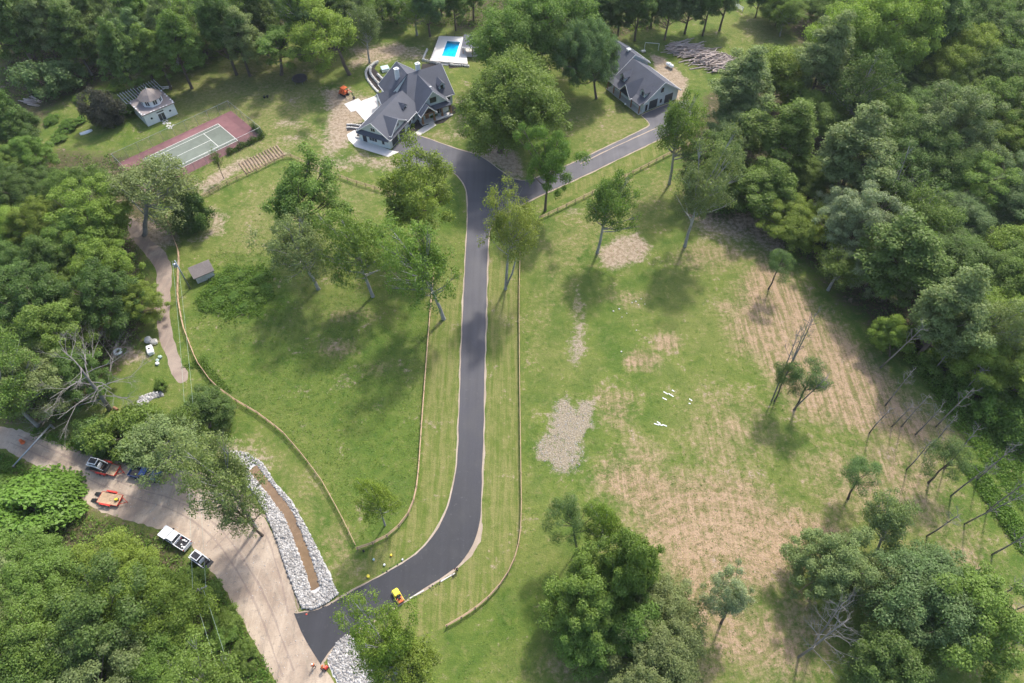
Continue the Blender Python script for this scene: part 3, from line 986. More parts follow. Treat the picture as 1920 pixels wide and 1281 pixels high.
stone_wall([q5(*p) for p in [(365, 310), (310, 335), (285, 390), (300, 440), (350, 500), (400, 560)]], 'inner curved row of pale boulders around the mulch bed behind the house', .75, .85, seed=1)
stone_wall([q5(*p) for p in [(300, 345), (250, 380), (243, 440), (280, 510), (330, 570), (365, 605)]], 'outer curved row of pale boulders around the mulch bed behind the house', .55, .85, seed=2)
stone_wall([q5(*p) for p in [(370, 440), (400, 475), (435, 500)]], 'short row of pale boulders high in the mulch bed behind the house', .8, .8, seed=3)
stone_wall([q5(*p) for p in [(62, 935), (130, 932), (200, 948)]], 'upper short row of pale stones by the garage wing corner', .5, .6, seed=4)
stone_wall([q5(*p) for p in [(62, 962), (120, 962), (185, 975)]], 'lower short row of pale stones by the garage wing corner', .4, .6, seed=5)
stone_wall([q5(*p) for p in [(920, 895), (990, 868), (1065, 832)]], 'low stone edging along the flower bed by the porch', .35, .55, seed=6)
# round stone fire pit at the garage corner
fp = G(*q5(180, 1050))
m = MB(); m.lathe([(.9, .0), (.92, .45), (.62, .46), (.6, .12)], 20)
fpo = empty('fire_pit', (fp.x, fp.y, .08), 0, 'round pale stone fire pit on the path by the garage wing', 'fire pit')
m.build('stone_ring', M['stone'], fpo)
m = MB(); m.lathe([(.58, .10), (.5, .14)], 16); m.build('ash_bed', M['mulch'], fpo)

# --- pool on a raised deck
def qp(x, y): return (780 + x / 11.64, 50 + y / 11.64)
DZ = .8
wa = [G(*qp(*p), DZ - .12) for p in [(540, 655), (862, 688), (982, 338), (668, 312)]]
pc = sum(wa, Vector()) / 4
pool = empty('swimming_pool', (pc.x, pc.y, 0), 0, 'rectangular swimming pool with bright blue water in a pale deck', 'swimming pool')
lp = lambda v, z: (v[0] - pc.x, v[1] - pc.y, z)
outer = [G(*qp(*p), DZ) for p in [(300, 745), (1110, 800), (1180, 860), (1010, 218), (505, 200)]]
outer = [G(*qp(*p), DZ) for p in [(300, 745), (1130, 810), (1085, 500), (1022, 222), (505, 203)]]
inner = wa
b = MB()
# deck as four trapezoids round the basin (outer has five points; the fifth lies on the cabana side)
O_ = [outer[0], outer[1], outer[2], outer[3], outer[4]]
I_ = [inner[0], inner[1], inner[1].lerp(inner[2], .45), inner[2], inner[3]]
for k in range(5):
    j = (k + 1) % 5
    q = [O_[k], O_[j], I_[j], I_[k]]
    b.hexa([lp(v, 0.0) for v in q] + [lp(v, DZ) for v in q])
b.build('deck', M['pale_slab'], pool)
b = MB()
for k in range(5):
    j = (k + 1) % 5
    a, c = I_[k], I_[j]
    n = (Vector((pc.x, pc.y, 0)) - (a + c) / 2).normalized() * .28
    q = [a - n * .2, c - n * .2, c + n, a + n]
    b.hexa([lp(v, DZ - .02) for v in q] + [lp(v, DZ + .05) for v in q])
b.build('coping', M['white_trim'], pool)
t = NT('pool_liner'); c = t.n('TexCoord').outputs['Object']
t.l(t.mix(t.mapr(t.noise(c, .6, 2), .3, .7), (.16, .66, .80), (.20, .74, .86)), t.p.inputs['Base Color']); M['liner'] = t.m
t = NT('pool_water'); c = t.n('TexCoord').outputs['Object']
tr = t.n('BsdfTransparent'); tr.inputs[0].default_value = (.22, .80, .98, 1)
gl = t.n('BsdfGlossy'); gl.inputs['Roughness'].default_value = .06
mx = t.n('MixShader'); fr = t.n('Fresnel'); fr.inputs[0].default_value = 1.33
bp = t.n('Bump'); bp.inputs['Strength'].default_value = .25; t.l(t.noise(c, 2.5, 3), bp.inputs['Height']); t.l(bp.outputs[0], gl.inputs['Normal']); t.l(bp.outputs[0], fr.inputs['Normal'])
t.l(fr.outputs[0], mx.inputs[0]); t.l(tr.outputs[0], mx.inputs[1]); t.l(gl.outputs[0], mx.inputs[2]); t.l(mx.outputs[0], t.out.inputs[0]); M['water'] = t.m
b = MB(); b.add([lp(I_[0], DZ - .5), lp(I_[1], DZ - .5), lp(I_[3], .02), lp(I_[4], .02)], [(0, 1, 2, 3)]); b.build('basin_floor', M['liner'], pool)
b = MB(); b.add([lp(v, DZ - .1) for v in (I_[0], I_[1], I_[3], I_[4])], [(0, 1, 2, 3)]); b.build('water', M['water'], pool)
m = MB()
for k in range(3):   # steps on the house side
    a0 = G(*qp(590, 790)); d = (G(*qp(720, 800)) - a0)
    n = Vector((d.y, -d.x, 0)).normalized()
    q = [a0 + n * .45 * k, a0 + d + n * .45 * k, a0 + d + n * (.45 * k + .45), a0 + n * (.45 * k + .45)]
    q = q[::-1] if (q[1] - q[0]).cross(q[3] - q[0]).z < 0 else q
    m.hexa([lp(v, .0) for v in q] + [lp(v, DZ - .2 - .2 * k) for v in q])
m.build('steps', M['pale_slab'], pool)
fence_pts = [G(*qp(*p), DZ) for p in [(1125, 815), (720, 792), (300, 748), (505, 205), (1010, 222)]]
pf = empty('pool_fence', (fence_pts[0].x, fence_pts[0].y, DZ), 0, 'thin black metal fence along the edge of the pool deck', 'fence')
f0 = fence_pts[0]
for i in range(len(fence_pts) - 1):
    a, c = fence_pts[i], fence_pts[i + 1]
    if i == 0: continue
    n = max(2, int((c - a).length / 2.0))
    for k in range(n + (i == len(fence_pts) - 2)):
        p = a.lerp(c, k / n) - f0
        m = MB(); m.box(p.x - .035, p.x + .035, p.y - .035, p.y + .035, 0, 1.15); m.build('post', M['black_metal'], pf)
    for z in (.15, 1.05):
        m = MB(); m.tube([(a.x - f0.x, a.y - f0.y, z), (c.x - f0.x, c.y - f0.y, z)], .025, 4); m.build('rail', M['black_metal'], pf)
stone_wall([qp(*p) for p in [(150, 745), (320, 790), (520, 835)]], 'pale block wall below the pool deck by the house roof', .7, .7, seed=8)
stone_wall([qp(*p) for p in [(760, 850), (930, 865), (1150, 880)]], 'pale block wall below the pool deck near the big tree', .6, .7, seed=9)
stone_wall([qp(*p) for p in [(155, 735), (195, 630), (245, 520)]], 'pale block wall along the open side of the pool deck', .6, .7, seed=10)
# cabana
cl = G(*qp(1005, 445), 3.0)
cab = empty('pool_cabana', (cl.x, cl.y, 0), 0, 'open cabana with dark sloping roof beside the swimming pool', 'cabana')
TC = frame((0, 0), math.radians(-6))
m = MB()
p = [(-.2, -.2, 2.85), (6.2, -.2, 2.85), (6.2, 5.4, 3.7), (-.2, 5.4, 3.7)]
m.hexa([TC(*q) for q in p] + [TC(q[0], q[1], q[2] + .2) for q in p]); m.build('roof', M['roof'], cab)
m = MB(); m.box(-.25, 6.25, -.32, -.2, 2.85, 3.1, TC); m.build('gutter', M['white_trim'], cab)
for a in (.2, 3.0, 5.8):
    for b_ in (.2, 4.9):
        m = MB(); m.box(a - .1, a + .1, b_ - .1, b_ + .1, 0, 2.9 + b_ * .15, TC); m.build('post', M['timber'], cab)
m = MB(); m.box(0, 6, 0, 5.2, .0, .12, TC); m.build('floor', M['pale_slab'], cab)
m = MB(); m.box(3.2, 5.7, 4.4, 4.75, .12, 3.4, TC); m.build('back_wall', M['siding'], cab)
m = MB(); m.bbox(3.6, 5.4, 2.0, 2.9, .12, 1.0, .05, TC); m.build('counter', M['dark_frame'], cab)

# --- outbuilding with three-part front roof
O2 = G(1199.4, 214.4)
ob = empty('outbuilding', O2, 0, 'long pale outbuilding with slate roof, small dormers and timber entrance gable', 'outbuilding')
TG = frame((0, 0), math.radians(122))
TGm = lambda a, b, z: TG(a, -b, z)      # b runs back from the porch
gable(ob, TGm, .3, 14.3, 1.2, 13.2, 3.1, 7.1, 'a', .5, wall='siding')
gable(ob, TGm, 14.4, 24.0, 2.4, 13.8, 3.9, 7.8, 'a', .45, wall='siding')
m = MB(); p = [(.0, -.6, 2.65), (14.6, -.6, 2.65), (14.6, 1.5, 3.35), (.0, 1.5, 3.35)]
m.hexa([TGm(*q) for q in p] + [TGm(q[0], q[1], q[2] + .14) for q in p]); m.build('porch_roof', M['roof'], ob)
m = MB(); m.box(-.1, 14.6, -.5, 1.2, .0, .2, TGm); m.build('porch_floor', M['concrete'], ob)
for a in (.2, 3.7, 8.6, 11.5, 14.2):
    m = MB(); m.box(a - .13, a + .13, -.4, -.14, .2, 2.65, TGm); m.build('porch_post', M['timber'], ob)
gable(ob, TGm, 4.1, 8.3, -.7, 5.0, 3.2, 5.9, 'b', .35, wall='timber', walls=False, ends=(1, 0))
m = MB(); m.add([TGm(4.2, .6, 3.0), TGm(8.2, .6, 3.0), TGm(6.2, .6, 5.7)], [(0, 1, 2), (2, 1, 0)]); m.build('gable_panel', M['timber'], ob)
for a in (2.1, 11.0):
    dormer(ob, TGm, a, 1.9, 5.6, 1.9, 3.5, 5.0, 5.9)
opening(ob, TGm, 'b', 4.6, .3, 2.9, .05, 2.7, -1, 'garage_door', 'garage_door', 'white_trim', bars=0)
opening(ob, TGm, 'b', 10.0, .3, 2.9, .05, 2.7, -1, 'garage_door', 'garage_door', 'white_trim', bars=0)
opening(ob, TGm, 'b', 2.3, .3, .8, .05, 2.0, -1, 'door', 'dark_frame', 'white_trim', bars=0)
opening(ob, TGm, 'b', 7.3, .3, .8, .8, 2.0, -1, bars=0)
opening(ob, TGm, 'b', 7.2, .3, .8, 4.2, 5.3, -1, bars=0, frame_='dark_frame')
for a in (2.2, 6.2, 10.5):
    opening(ob, TGm, 'a', a, 1.2, 1.3, .9, 2.3, -1, bars=1)
m = MB(); m.box(16.5, 17.3, 7.6, 8.4, 7.3, 8.2, TGm); m.box(16.4, 17.4, 7.5, 8.5, 8.2, 8.3, TGm)
v0, v1 = [TGm(*q) for q in ((16.35, 7.45, 8.3), (17.45, 7.45, 8.3), (17.45, 8.55, 8.3), (16.35, 8.55, 8.3))], TGm(16.9, 8.0, 8.6)
m.add(v0 + [v1], [(0, 1, 4), (1, 2, 4), (2, 3, 4), (3, 0, 4)]); m.build('cupola', M['white_trim'], ob)
m = MB(); m.lathe([(.3, 0), (.3, .5), (.42, .5), (.1, .8)], 10, TGm(23.2, 6.0, 6.3)); m.build('roof_vent', M['plastic_white'], ob)

# --- white summer house with octagonal lantern and pergola
O3 = G(*(200 + 500 / 6.4, 140 + 625 / 6.4))
sh = empty('summer_house', O3, 0, 'small white summer house with an octagonal lantern and a pergola behind', 'summer house')
TP = frame((0, 0), math.radians(42.5))
m = MB(); m.box(0, 8.5, 0, 7.9, 0, 3.35, TP); m.build('wall', M['white_paint'], sh)
m = MB(); m.box(-.3, 8.8, -.35, 8.2, 3.35, 3.62, TP); Rf = m.build('flat_roof', M['roof_flat'], sh)
rr = random.Random(5)
for k in (0, 2, 3, 5, 6, 7, 9):
    a = .2 + k * .88
    m = MB(); m.box(a, a + .45, -.32, -.05, 3.62, 3.68, TP); m.build('coping_tile', M['white_paint'], Rf)
for k in (0, 1, 3, 4, 6):
    b_ = .3 + k * 1.1
    for a in (-.28, 8.4):
        m = MB(); m.box(a, a + .35, b_, b_ + .45, 3.62, 3.68, TP); m.build('coping_tile', M['white_paint'], Rf)
oc = (4.5, 3.9)
def octa(r, z): return [TP(oc[0] + r * math.cos(math.pi / 8 + k * math.pi / 4), oc[1] + r * math.sin(math.pi / 8 + k * math.pi / 4), z) for k in range(8)]
m = MB(); m.add(octa(2.75, 3.6) + octa(2.75, 5.55), [(i, (i + 1) % 8, (i + 1) % 8 + 8, i + 8) for i in range(8)] + [tuple(range(8, 16))]); Lw = m.build('lantern', M['white_paint'], sh)
lo, mid_, hi = octa(3.2, 5.45), octa(1.9, 6.55), octa(.15, 7.55)
for k in range(8):
    j = (k + 1) % 8
    m = MB(); m.add([lo[k], lo[j], mid_[j], mid_[k], hi[j], hi[k]], [(0, 1, 2, 3), (3, 2, 4, 5)]); m.build('roof_panel', M['roof_brown'], Lw)
m = MB(); m.lathe([(.2, 0), (.12, .35), (.03, .7)], 8, TP(oc[0], oc[1], 7.4)); m.build('finial', M['white_paint'], Lw)
for k in range(8):
    t_ = k * math.pi / 4
    ca, sa = math.cos(t_), math.sin(t_)
    r0 = 2.75 * math.cos(math.pi / 8)
    def Q(u, w, z, ca=ca, sa=sa): return TP(oc[0] + ca * w - sa * u, oc[1] + sa * w + ca * u, z)
    m = MB(); m.box(-.5, .5, r0, r0 + .05, 4.1, 5.2, Q)
    W_ = m.build('window', M['glass'], Lw)
    m = MB(); m.box(-.04, .04, r0 + .05, r0 + .08, 4.1, 5.2, Q); m.build('glazing_bar', M['white_paint'], W_)
opening(sh, TP, 'a', 4.35, 0, 1.7, .05, 2.1, -1, 'door', 'glass', 'white_paint', bars=1)
m = MB(); m.box(3.4, 5.3, -.05, 0.0, 2.45, 2.75, TP); m.build('transom_window', M['glass'], sh)
for a in (1.7, 6.9):
    m = MB(); vs = [TP(a + .3 * math.cos(k * math.pi / 6), -.04, 1.75 + .3 * math.sin(k * math.pi / 6)) for k in range(12)]
    vs2 = [TP(a + .3 * math.cos(k * math.pi / 6), .0, 1.75 + .3 * math.sin(k * math.pi / 6)) for k in range(12)]
    m.add(vs + vs2, [tuple(range(12))] + [(k, k + 12, (k + 1) % 12 + 12, (k + 1) % 12) for k in range(12)]); m.build('porthole', M['glass'], sh)
opening(sh, TP, 'b', 3.0, 0, 1.0, 1.0, 2.2, -1, bars=1)
opening(sh, TP, 'b', 5.5, 8.5, 1.0, 1.0, 2.2, 1, bars=1)
for a in (-.6, 3.0, 6.2, 9.2):
    m = MB(); m.box(a - .1, a + .1, 13.7, 13.9, 0, 3.0, TP); m.build('pergola_post', M['grey_wood'], sh)
for k in range(3):
    m = MB(); b_ = 8.4 + k * 2.7; m.box(-1, 9.6, b_ - .08, b_ + .08, 3.0, 3.2, TP); m.build('pergola_beam', M['grey_wood'], sh)
for k in range(15):
    m = MB(); a = -.9 + k * .74; m.box(a, a + .1, 8.15, 14.3, 3.2, 3.34, TP); m.build('pergola_slat', M['white_paint'], sh)
# flagstones from its door towards the court
fl = empty('flagstone_path', TP(0, 0, 0), 0, 'broken pale flagstone path between summer house door and tennis court', 'path')
fl.location = O3
rr = random.Random(8)
for k in range(26):
    a = 4.35 + rr.uniform(-.85, .85); b_ = -.5 - k * .17 + rr.uniform(-.1, .1)
    x, y, z = TP(a, b_, .03)
    o = link('flagstone', STONES[rr.randrange(5)], fl); o.location = (x, y, z); o.scale = (rr.uniform(.4, .75), rr.uniform(.4, .6), .06); o.rotation_euler = (0, 0, rr.uniform(0, 6))

# --- stone hut in the left paddock
O4 = G(300 + 375 / 5.336, 380 + 815 / 5.336)
hut = empty('stone_hut', O4, 0, 'tiny stone hut with weathered shingle roof in the fenced paddock', 'hut')
TH = frame((0, 0), math.radians(34))
gable(hut, TH, .1, 4.0, .0, 3.3, 2.1, 3.5, 'a', .35, wall='stone', roof='roof_brown', trim=False)
opening(hut, TH, 'b', 1.6, 4.0, .8, .05, 1.6, 1, 'door', 'dark_frame', 'grey_wood', bars=0)

# ------------------------------------------------------------------ tennis court
cA, cB, cC = G(411, 231.4), G(443.75, 264.5), G(319.5, 299.1)
m0 = (cA + cB) / 2
ux = (cC - m0); sc_u = ux.length / 18.285; ux.normalize()
vx = Vector((-ux.y, ux.x, 0))
if (cA - cB).dot(vx) < 0: vx = -vx
sc_v = (cA - cB).length / 10.97
cp_ = lambda u, v, z: m0 + ux * u * sc_u + vx * v * sc_v + Vector((0, 0, z))
def crect(b, u0, u1, v0, v1, z): b.add([cp_(u0, v0, z), cp_(u1, v0, z), cp_(u1, v1, z), cp_(u0, v1, z)], [(0, 1, 2, 3) if ux.cross(vx).z > 0 else (3, 2, 1, 0)])
b = MB(); crect(b, -6.2, 30.0, -9.0, 8.6, .014); tag(b.build('court_surround', M['court_red']), kind='structure')
b = MB(); crect(b, 0, 23.77, -5.485, 5.485, .018); tag(b.build('court_surface', M['court_green']), kind='structure')
b = MB(); lw = .06
for v in (-5.485, 5.485, -4.115, 4.115): crect(b, -lw, 23.77 + lw, v - lw, v + lw, .022)
for u in (0, 23.77): crect(b, u - lw, u + lw, -5.485 + lw, -4.115 - lw, .022); crect(b, u - lw, u + lw, -4.115 + lw, 4.115 - lw, .022); crect(b, u - lw, u + lw, 4.115 + lw, 5.485 - lw, .022)
for u in (5.485, 18.285): crect(b, u - lw, u + lw, -4.115 + lw, 4.115 - lw, .022)
crect(b, 5.485 + lw, 18.285 - lw, -lw, lw, .022)
tag(b.build('court_lines', M['line_white']), kind='structure')
t = NT('chain_link'); c = t.n('TexCoord').outputs['Object']
t.p.inputs['Base Color'].default_value = (.16, .20, .17, 1); t.p.inputs['Roughness'].default_value = .6
nz = t.noise(c, .5, 3); t.l(t.mapr(nz, .3, .7, .16, .30, False), t.p.inputs['Alpha']); M['chain'] = t.m
cf = empty('tennis_fence', cp_(-6.3, 8.7, 0), 0, 'tall green chain link fence around the red tennis court', 'fence')
of = cp_(-6.3, 8.7, 0)
cor = [cp_(-6.3, 8.7, 0) - of, cp_(-6.3, -9.1, 0) - of, cp_(30.1, -9.1, 0) - of, cp_(30.1, 8.7, 0) - of]
for i in range(4):
    a, c = cor[i], cor[(i + 1) % 4]
    n = int((c - a).length / 3)
    for k in range(n):
        p = a.lerp(c, k / n)
        m = MB(); m.tube([p, p + Vector((0, 0, 3))], .04, 6); m.build('post', M['steel'], cf)
        p2 = a.lerp(c, (k + 1) / n)
        m = MB(); m.add([p + Vector((0, 0, .05)), p2 + Vector((0, 0, .05)), p2 + Vector((0, 0, 2.98)), p + Vector((0, 0, 2.98))], [(0, 1, 2, 3)]); m.build('mesh_panel', M['chain'], cf)
    m = MB(); m.tube([a + Vector((0, 0, 3)), c + Vector((0, 0, 3))], .03, 5); m.build('top_rail', M['steel'], cf)

# vegetable plot: furrowed rows
vp0, vp1, vp2 = G(446, 308), G(521, 272), G(536, 291)
vp = empty('vegetable_plot', vp0, 0, 'vegetable plot of narrow soil rows between tennis court and paddock fence', 'garden')
du = (vp1 - vp0); dv = vp2 - vp1
for k in range(14):
    a = vp0 + du * ((k + .5) / 14); r_ = du.length / 14 * .33
    p, q = a - vp0, a + dv - vp0
    m = MB(); pp = [p.lerp(q, s_ / 6) + Vector((random.uniform(-.06, .06), 0, .0)) for s_ in range(7)]
    m.tube(pp, [r_ * random.uniform(.85, 1.1) for _ in pp], 7); m.build('soil_row', M['straw_bed'], vp)

# ------------------------------------------------------------------ split-rail fences
def post_mesh():
    m = MB(); m.bbox(-.075, .075, -.075, .075, 0, 1.25, .03); return m.mesh('post', M['fence_wood'])
def rail_mesh():
    m = MB(); m.tube([(-.08, 0, 0), (.25, 0, .012), (.55, 0, -.008), (1.08, 0, 0)], [.05, .065, .06, .05], 6); return m.mesh('rail', M['fence_wood'])
POST, RAIL = post_mesh(), rail_mesh()


def rail_fence(pix, label, seed=1, it=1, step=2.45):
    r = random.Random(seed)
    line = densify(smooth_line([G(*p) for p in pix], it), .2, closed=False)
    P = [line[0]]; acc = 0
    for i in range(1, len(line)):
        acc += (line[i] - line[i - 1]).length
        if acc >= step: P.append(line[i]); acc = 0
    o0 = P[0]
    e = empty('split_rail_fence', (o0.x, o0.y, 0), 0, label, 'fence')
    for i, p in enumerate(P):
        o = link('post', POST, e); o.location = (p.x - o0.x, p.y - o0.y, 0)
        o.rotation_euler = (r.uniform(-.03, .03), r.uniform(-.03, .03), r.uniform(0, 1.5))
        if i + 1 < len(P):
            d = P[i + 1] - p
            for z in (.42, .78, 1.12):
                q = link('rail', RAIL, e)
                q.location = (p.x - o0.x, p.y - o0.y, z + r.uniform(-.03, .03))
                q.scale = (d.length, 1, 1)
                q.rotation_euler = (0, r.uniform(-.012, .012), math.atan2(d.y, d.x))
    return e


rail_fence([(313, 408), (325, 445), (338, 478), (336, 520), (335, 560), (345, 615), (370, 680), (400, 722), (440, 752), (485, 778), (530, 812), (570, 858), (605, 905), (640, 968), (671, 1031)], 'split rail fence along the gravel lane and the paddock edge', 1, 0)
rail_fence([(671, 1031), (700, 1022), (735, 1003), (762, 975), (778, 940), (785, 895), (791, 800), (797, 720), (803, 640), (812, 530), (818, 470)], 'straight split rail fence between the paddock and the mown drive verge', 2, 1)
rail_fence([(975, 480), (973, 560), (974, 700), (976, 850), (978, 980), (972, 1030), (955, 1075), (925, 1115), (880, 1152), (812, 1190)], 'split rail fence between the drive verge and the open meadow', 3, 1)
rail_fence([(1012, 413), (1070, 385), (1140, 350), (1200, 320), (1258, 290), (1300, 270)], 'split rail fence beside the branch road to the outbuilding', 4, 0)
rail_fence([(378, 374), (430, 345), (490, 318), (540, 293), (600, 320), (660, 343), (725, 363), (770, 380)], 'split rail fence between the vegetable plot and the paddock', 5, 0)
rail_fence([(313, 408), (345, 395), (378, 374)], 'short split rail fence by the dark round shrub', 6, 0)

# ------------------------------------------------------------------ utility poles and wires
def pole(base, top, label, transformer=False, arm=True, mat_='steel', ang=0.0):
    b_ = G(*base); h = upright(base, top)
    e = empty('utility_pole', (b_.x, b_.y, 0), ang, label, 'utility pole')
    m = MB(); m.tube([(0, 0, 0), (0, 0, h)], [.20, .13], 10); m.build('pole', M[mat_], e, True)
    if arm:
        m = MB(); m.box(-1.2, 1.2, -.06, .06, h - .5, h - .38); A = m.build('crossarm', M['grey_wood'], e)
        for x in (-1.1, 0.45, 1.1):
            m = MB(); m.lathe([(.05, 0), (.07, .1), (.03, .2)], 8, (x, 0, h - .38)); m.build('insulator', M['white_paint'], A)
    if transformer:
        m = MB(); m.lathe([(.3, 0), (.32, .1), (.32, .95), (.22, 1.05), (.05, 1.1)], 12, (-.45, -.1, h - 1.9)); m.build('transformer', M['steel'], e, True)
    return b_, h


b1, h1 = pole((356.6, 541.6), (320.5, 491.4), 'grey utility pole with a transformer beside the stone hut', True, False)
b2, h2 = pole((407, 1137), (367, 1109), 'weathered utility pole with crossarm by the dirt road', False, True, 'grey_wood', .5)


def wire(a, c, sag, label, r=.016):
    pts = [a.lerp(c, k / 24) - Vector((0, 0, sag * 4 * (k / 24) * (1 - k / 24))) for k in range(25)]
    m = MB(); m.tube([p - a for p in pts], r, 5)
    o = m.build('overhead_wire', M['green_plastic']); o.location = a
    tag(o, label, 'wire', 'overhead wires')


for dx, lab in ((-.5, 'overhead wire strung between the two utility poles'), (.6, 'overhead wire strung between the two utility poles')):
    wire(Vector((b1.x + dx, b1.y, h1 - .15)), Vector((b2.x + dx * 1.8, b2.y, h2 - .3)), 1.6, lab)
for dx in (-1.0, .7):
    far_ = G(440, 1330, 8.5)
    wire(Vector((b2.x + dx, b2.y, h2 - .3)), far_ + Vector((dx, 0, 0)), .8, 'overhead wire running on past the crossarm pole over the wood')

# grey barrier pole across the lane
a, c = G(25, 874, .5), G(95, 797, 1.3)
e = empty('barrier_pole', (a.x, a.y, 0), 0, 'long grey metal barrier pole across the dirt road', 'barrier')
m = MB(); m.tube([a - Vector((a.x, a.y, 0)), c - Vector((a.x, a.y, 0))], [.12, .17], 8); m.build('bar', M['steel'], e, True)
for p in (a, c):
    q = p - Vector((a.x, a.y, 0)); m = MB(); m.box(q.x - .15, q.x + .15, q.y - .15, q.y + .15, 0, q.z + .1); m.build('post', M['grey_wood'], e)
#@@PART3
# ------------------------------------------------------------------ vegetation
def quads(C, Nn, size, rng, aspect=.62, droop=0.0):
    """leaf cards: centres C (n,3), normals Nn (n,3)"""
    n = len(C)
    Nn = Nn / np.maximum(np.linalg.norm(Nn, axis=1, keepdims=True), 1e-6)
    t = rng.normal(size=(n, 3))
    t -= (t * Nn).sum(1, keepdims=True) * Nn
    t /= np.maximum(np.linalg.norm(t, axis=1, keepdims=True), 1e-6)
    b = np.cross(Nn, t)
    s = size * rng.uniform(.65, 1.35, (n, 1))
    L_, W_ = t * s * .5, b * s * .5 * aspect
    # a diamond-ish leaf folded along its rib
    V = np.stack([C - L_, C + W_ - Nn * s * .10, C + L_, C - W_ - Nn * s * .10], 1)
    return V


def leaf_object(name, V, tint, mat_):
    n = len(V)
    F_ = np.arange(n * 4).reshape(n, 4)
    return np_mesh(name, V.reshape(-1, 3), F_, mat_, tint)


def lobes(rng, k=5, amp=.42):
    """uneven outline: a random low-frequency function of direction"""
    A = rng.normal(size=(k, 3)) * 2.0; ph = rng.uniform(0, 6.28, k)
    return lambda D: 1 + amp * np.sin(D @ A.T + ph).mean(1) * 1.8


def make_tree(seed, R, H, zb, nclump, nleaf, leaf, rc=(.17, .28), flat=.75, inner=.5, aspect=.62, limbs=10, trunk_r=.28, wisp=0.0, up=.35, shape=1.0, bark='bark', twigs=1, fork=False, lob_amp=.42):
    """trunk mesh and crown mesh; crown is an ellipsoid of leaf clumps from zb to H"""
    rng = np.random.default_rng(seed)
    zc, rz = (zb + H) / 2, (H - zb) / 2
    lob = lobes(rng, 5, lob_amp)
    D = rng.normal(size=(nclump * 3, 3)); D /= np.linalg.norm(D, axis=1, keepdims=True)
    D = D[D[:, 2] > -.75]
    # spread the clump directions evenly
    keep = [D[0]]
    for d in D[1:]:
        if len(keep) >= nclump: break
        k = np.array(keep)
        if (k @ d).max() < 1 - 1.35 / nclump * rng.uniform(.3, 1.2): keep.append(d)
    D = np.array(keep)
    n = len(D)
    rad = rng.uniform(inner, 1.0, n) ** .6 * lob(D)
    taper = 1 - (1 - shape) * np.clip(D[:, 2], 0, 1)
    rcl = rng.uniform(rc[0], rc[1], n) * R
    CC = D * rad[:, None] * np.array([R, R, rz]) * .86
    CC[:, :2] *= taper[:, None]
    CC[:, 2] += zc
    Vs, Ts = [], []
    for i in range(n):
        m = int(nleaf * (rcl[i] / (R * (rc[0] + rc[1]) / 2)) ** 2 * rng.uniform(.75, 1.25))
        d = rng.normal(size=(m, 3)); d /= np.linalg.norm(d, axis=1, keepdims=True)
        d[:, 2] = np.where((d[:, 2] < -.2) & (rng.random(m) < .65), -d[:, 2], d[:, 2])
        rr_ = rng.uniform(.2, 1.0, m) ** .6 * (1 + (.35 + wisp) * rng.random(m) ** 4)
        off = d * (rr_ * rcl[i])[:, None] * np.array([1, 1, flat])
        C = CC[i] + off
        N_ = d * .9 + rng.normal(size=(m, 3)) * .5 + np.array([0, 0, up + .25])
        Vs.append(quads(C, N_, leaf, rng, aspect))
        ct = rng.uniform(-.14, .14)
        Ts.append(np.clip(.5 + ct + rng.normal(size=m) * .17, 0, 1))
    V = np.concatenate(Vs); T_ = np.concatenate(Ts)
    crown = leaf_object('crown', V, T_, None)
    crown.materials.append(L['mid'])
    # trunk with limbs into the clumps
    b = MB()
    r = random.Random(seed)
    ht = zb + rz * .9
    lean = Vector((r.uniform(-.4, .4), r.uniform(-.4, .4), 0)) * (R / 6)
    pts = [Vector((0, 0, -.15)), Vector((0, 0, .25))] + [Vector((lean.x * k, lean.y * k, ht * k)) + Vector((r.uniform(-.12, .12), r.uniform(-.12, .12), 0)) for k in (.25, .5, .75, 1)]
    rads = [trunk_r * 1.5, trunk_r * 1.1, trunk_r * .95, trunk_r * .8, trunk_r * .55, trunk_r * .25]
    b.tube(pts, rads, 8)
    if fork:
        b.tube([Vector((0, 0, .2)), Vector((.9, .2, ht * .35)), Vector((1.3, .5, ht * .8))], [trunk_r * .8, trunk_r * .65, trunk_r * .25], 7)
    order = sorted(range(n), key=lambda i: -rad[i])[:limbs * 3]
    r.shuffle(order)
    for i in order[:limbs]:
        c = Vector(CC[i])
        h0 = max(zb * .75, min(ht * .95, c.z * .55 + zb * .25))
        k = h0 / ht
        s0 = Vector((lean.x * k, lean.y * k, h0))
        mid = s0.lerp(c, .5) + Vector((0, 0, -.06 * R)) + Vector((r.uniform(-.3, .3), r.uniform(-.3, .3), 0)) * R * .08
        b.tube([s0, mid, c], [trunk_r * .38, trunk_r * .26, trunk_r * .08], 5, False)
        for _ in range(twigs):
            q = c + Vector((r.uniform(-1, 1), r.uniform(-1, 1), r.uniform(-.3, 1))) * R * .16
            b.tube([mid.lerp(c, .5), q], [trunk_r * .14, trunk_r * .04], 4, False)
    trunk = b.mesh('trunk', M[bark], True)
    return dict(trunk=trunk, crown=crown, R=R, H=H, zc=zc)


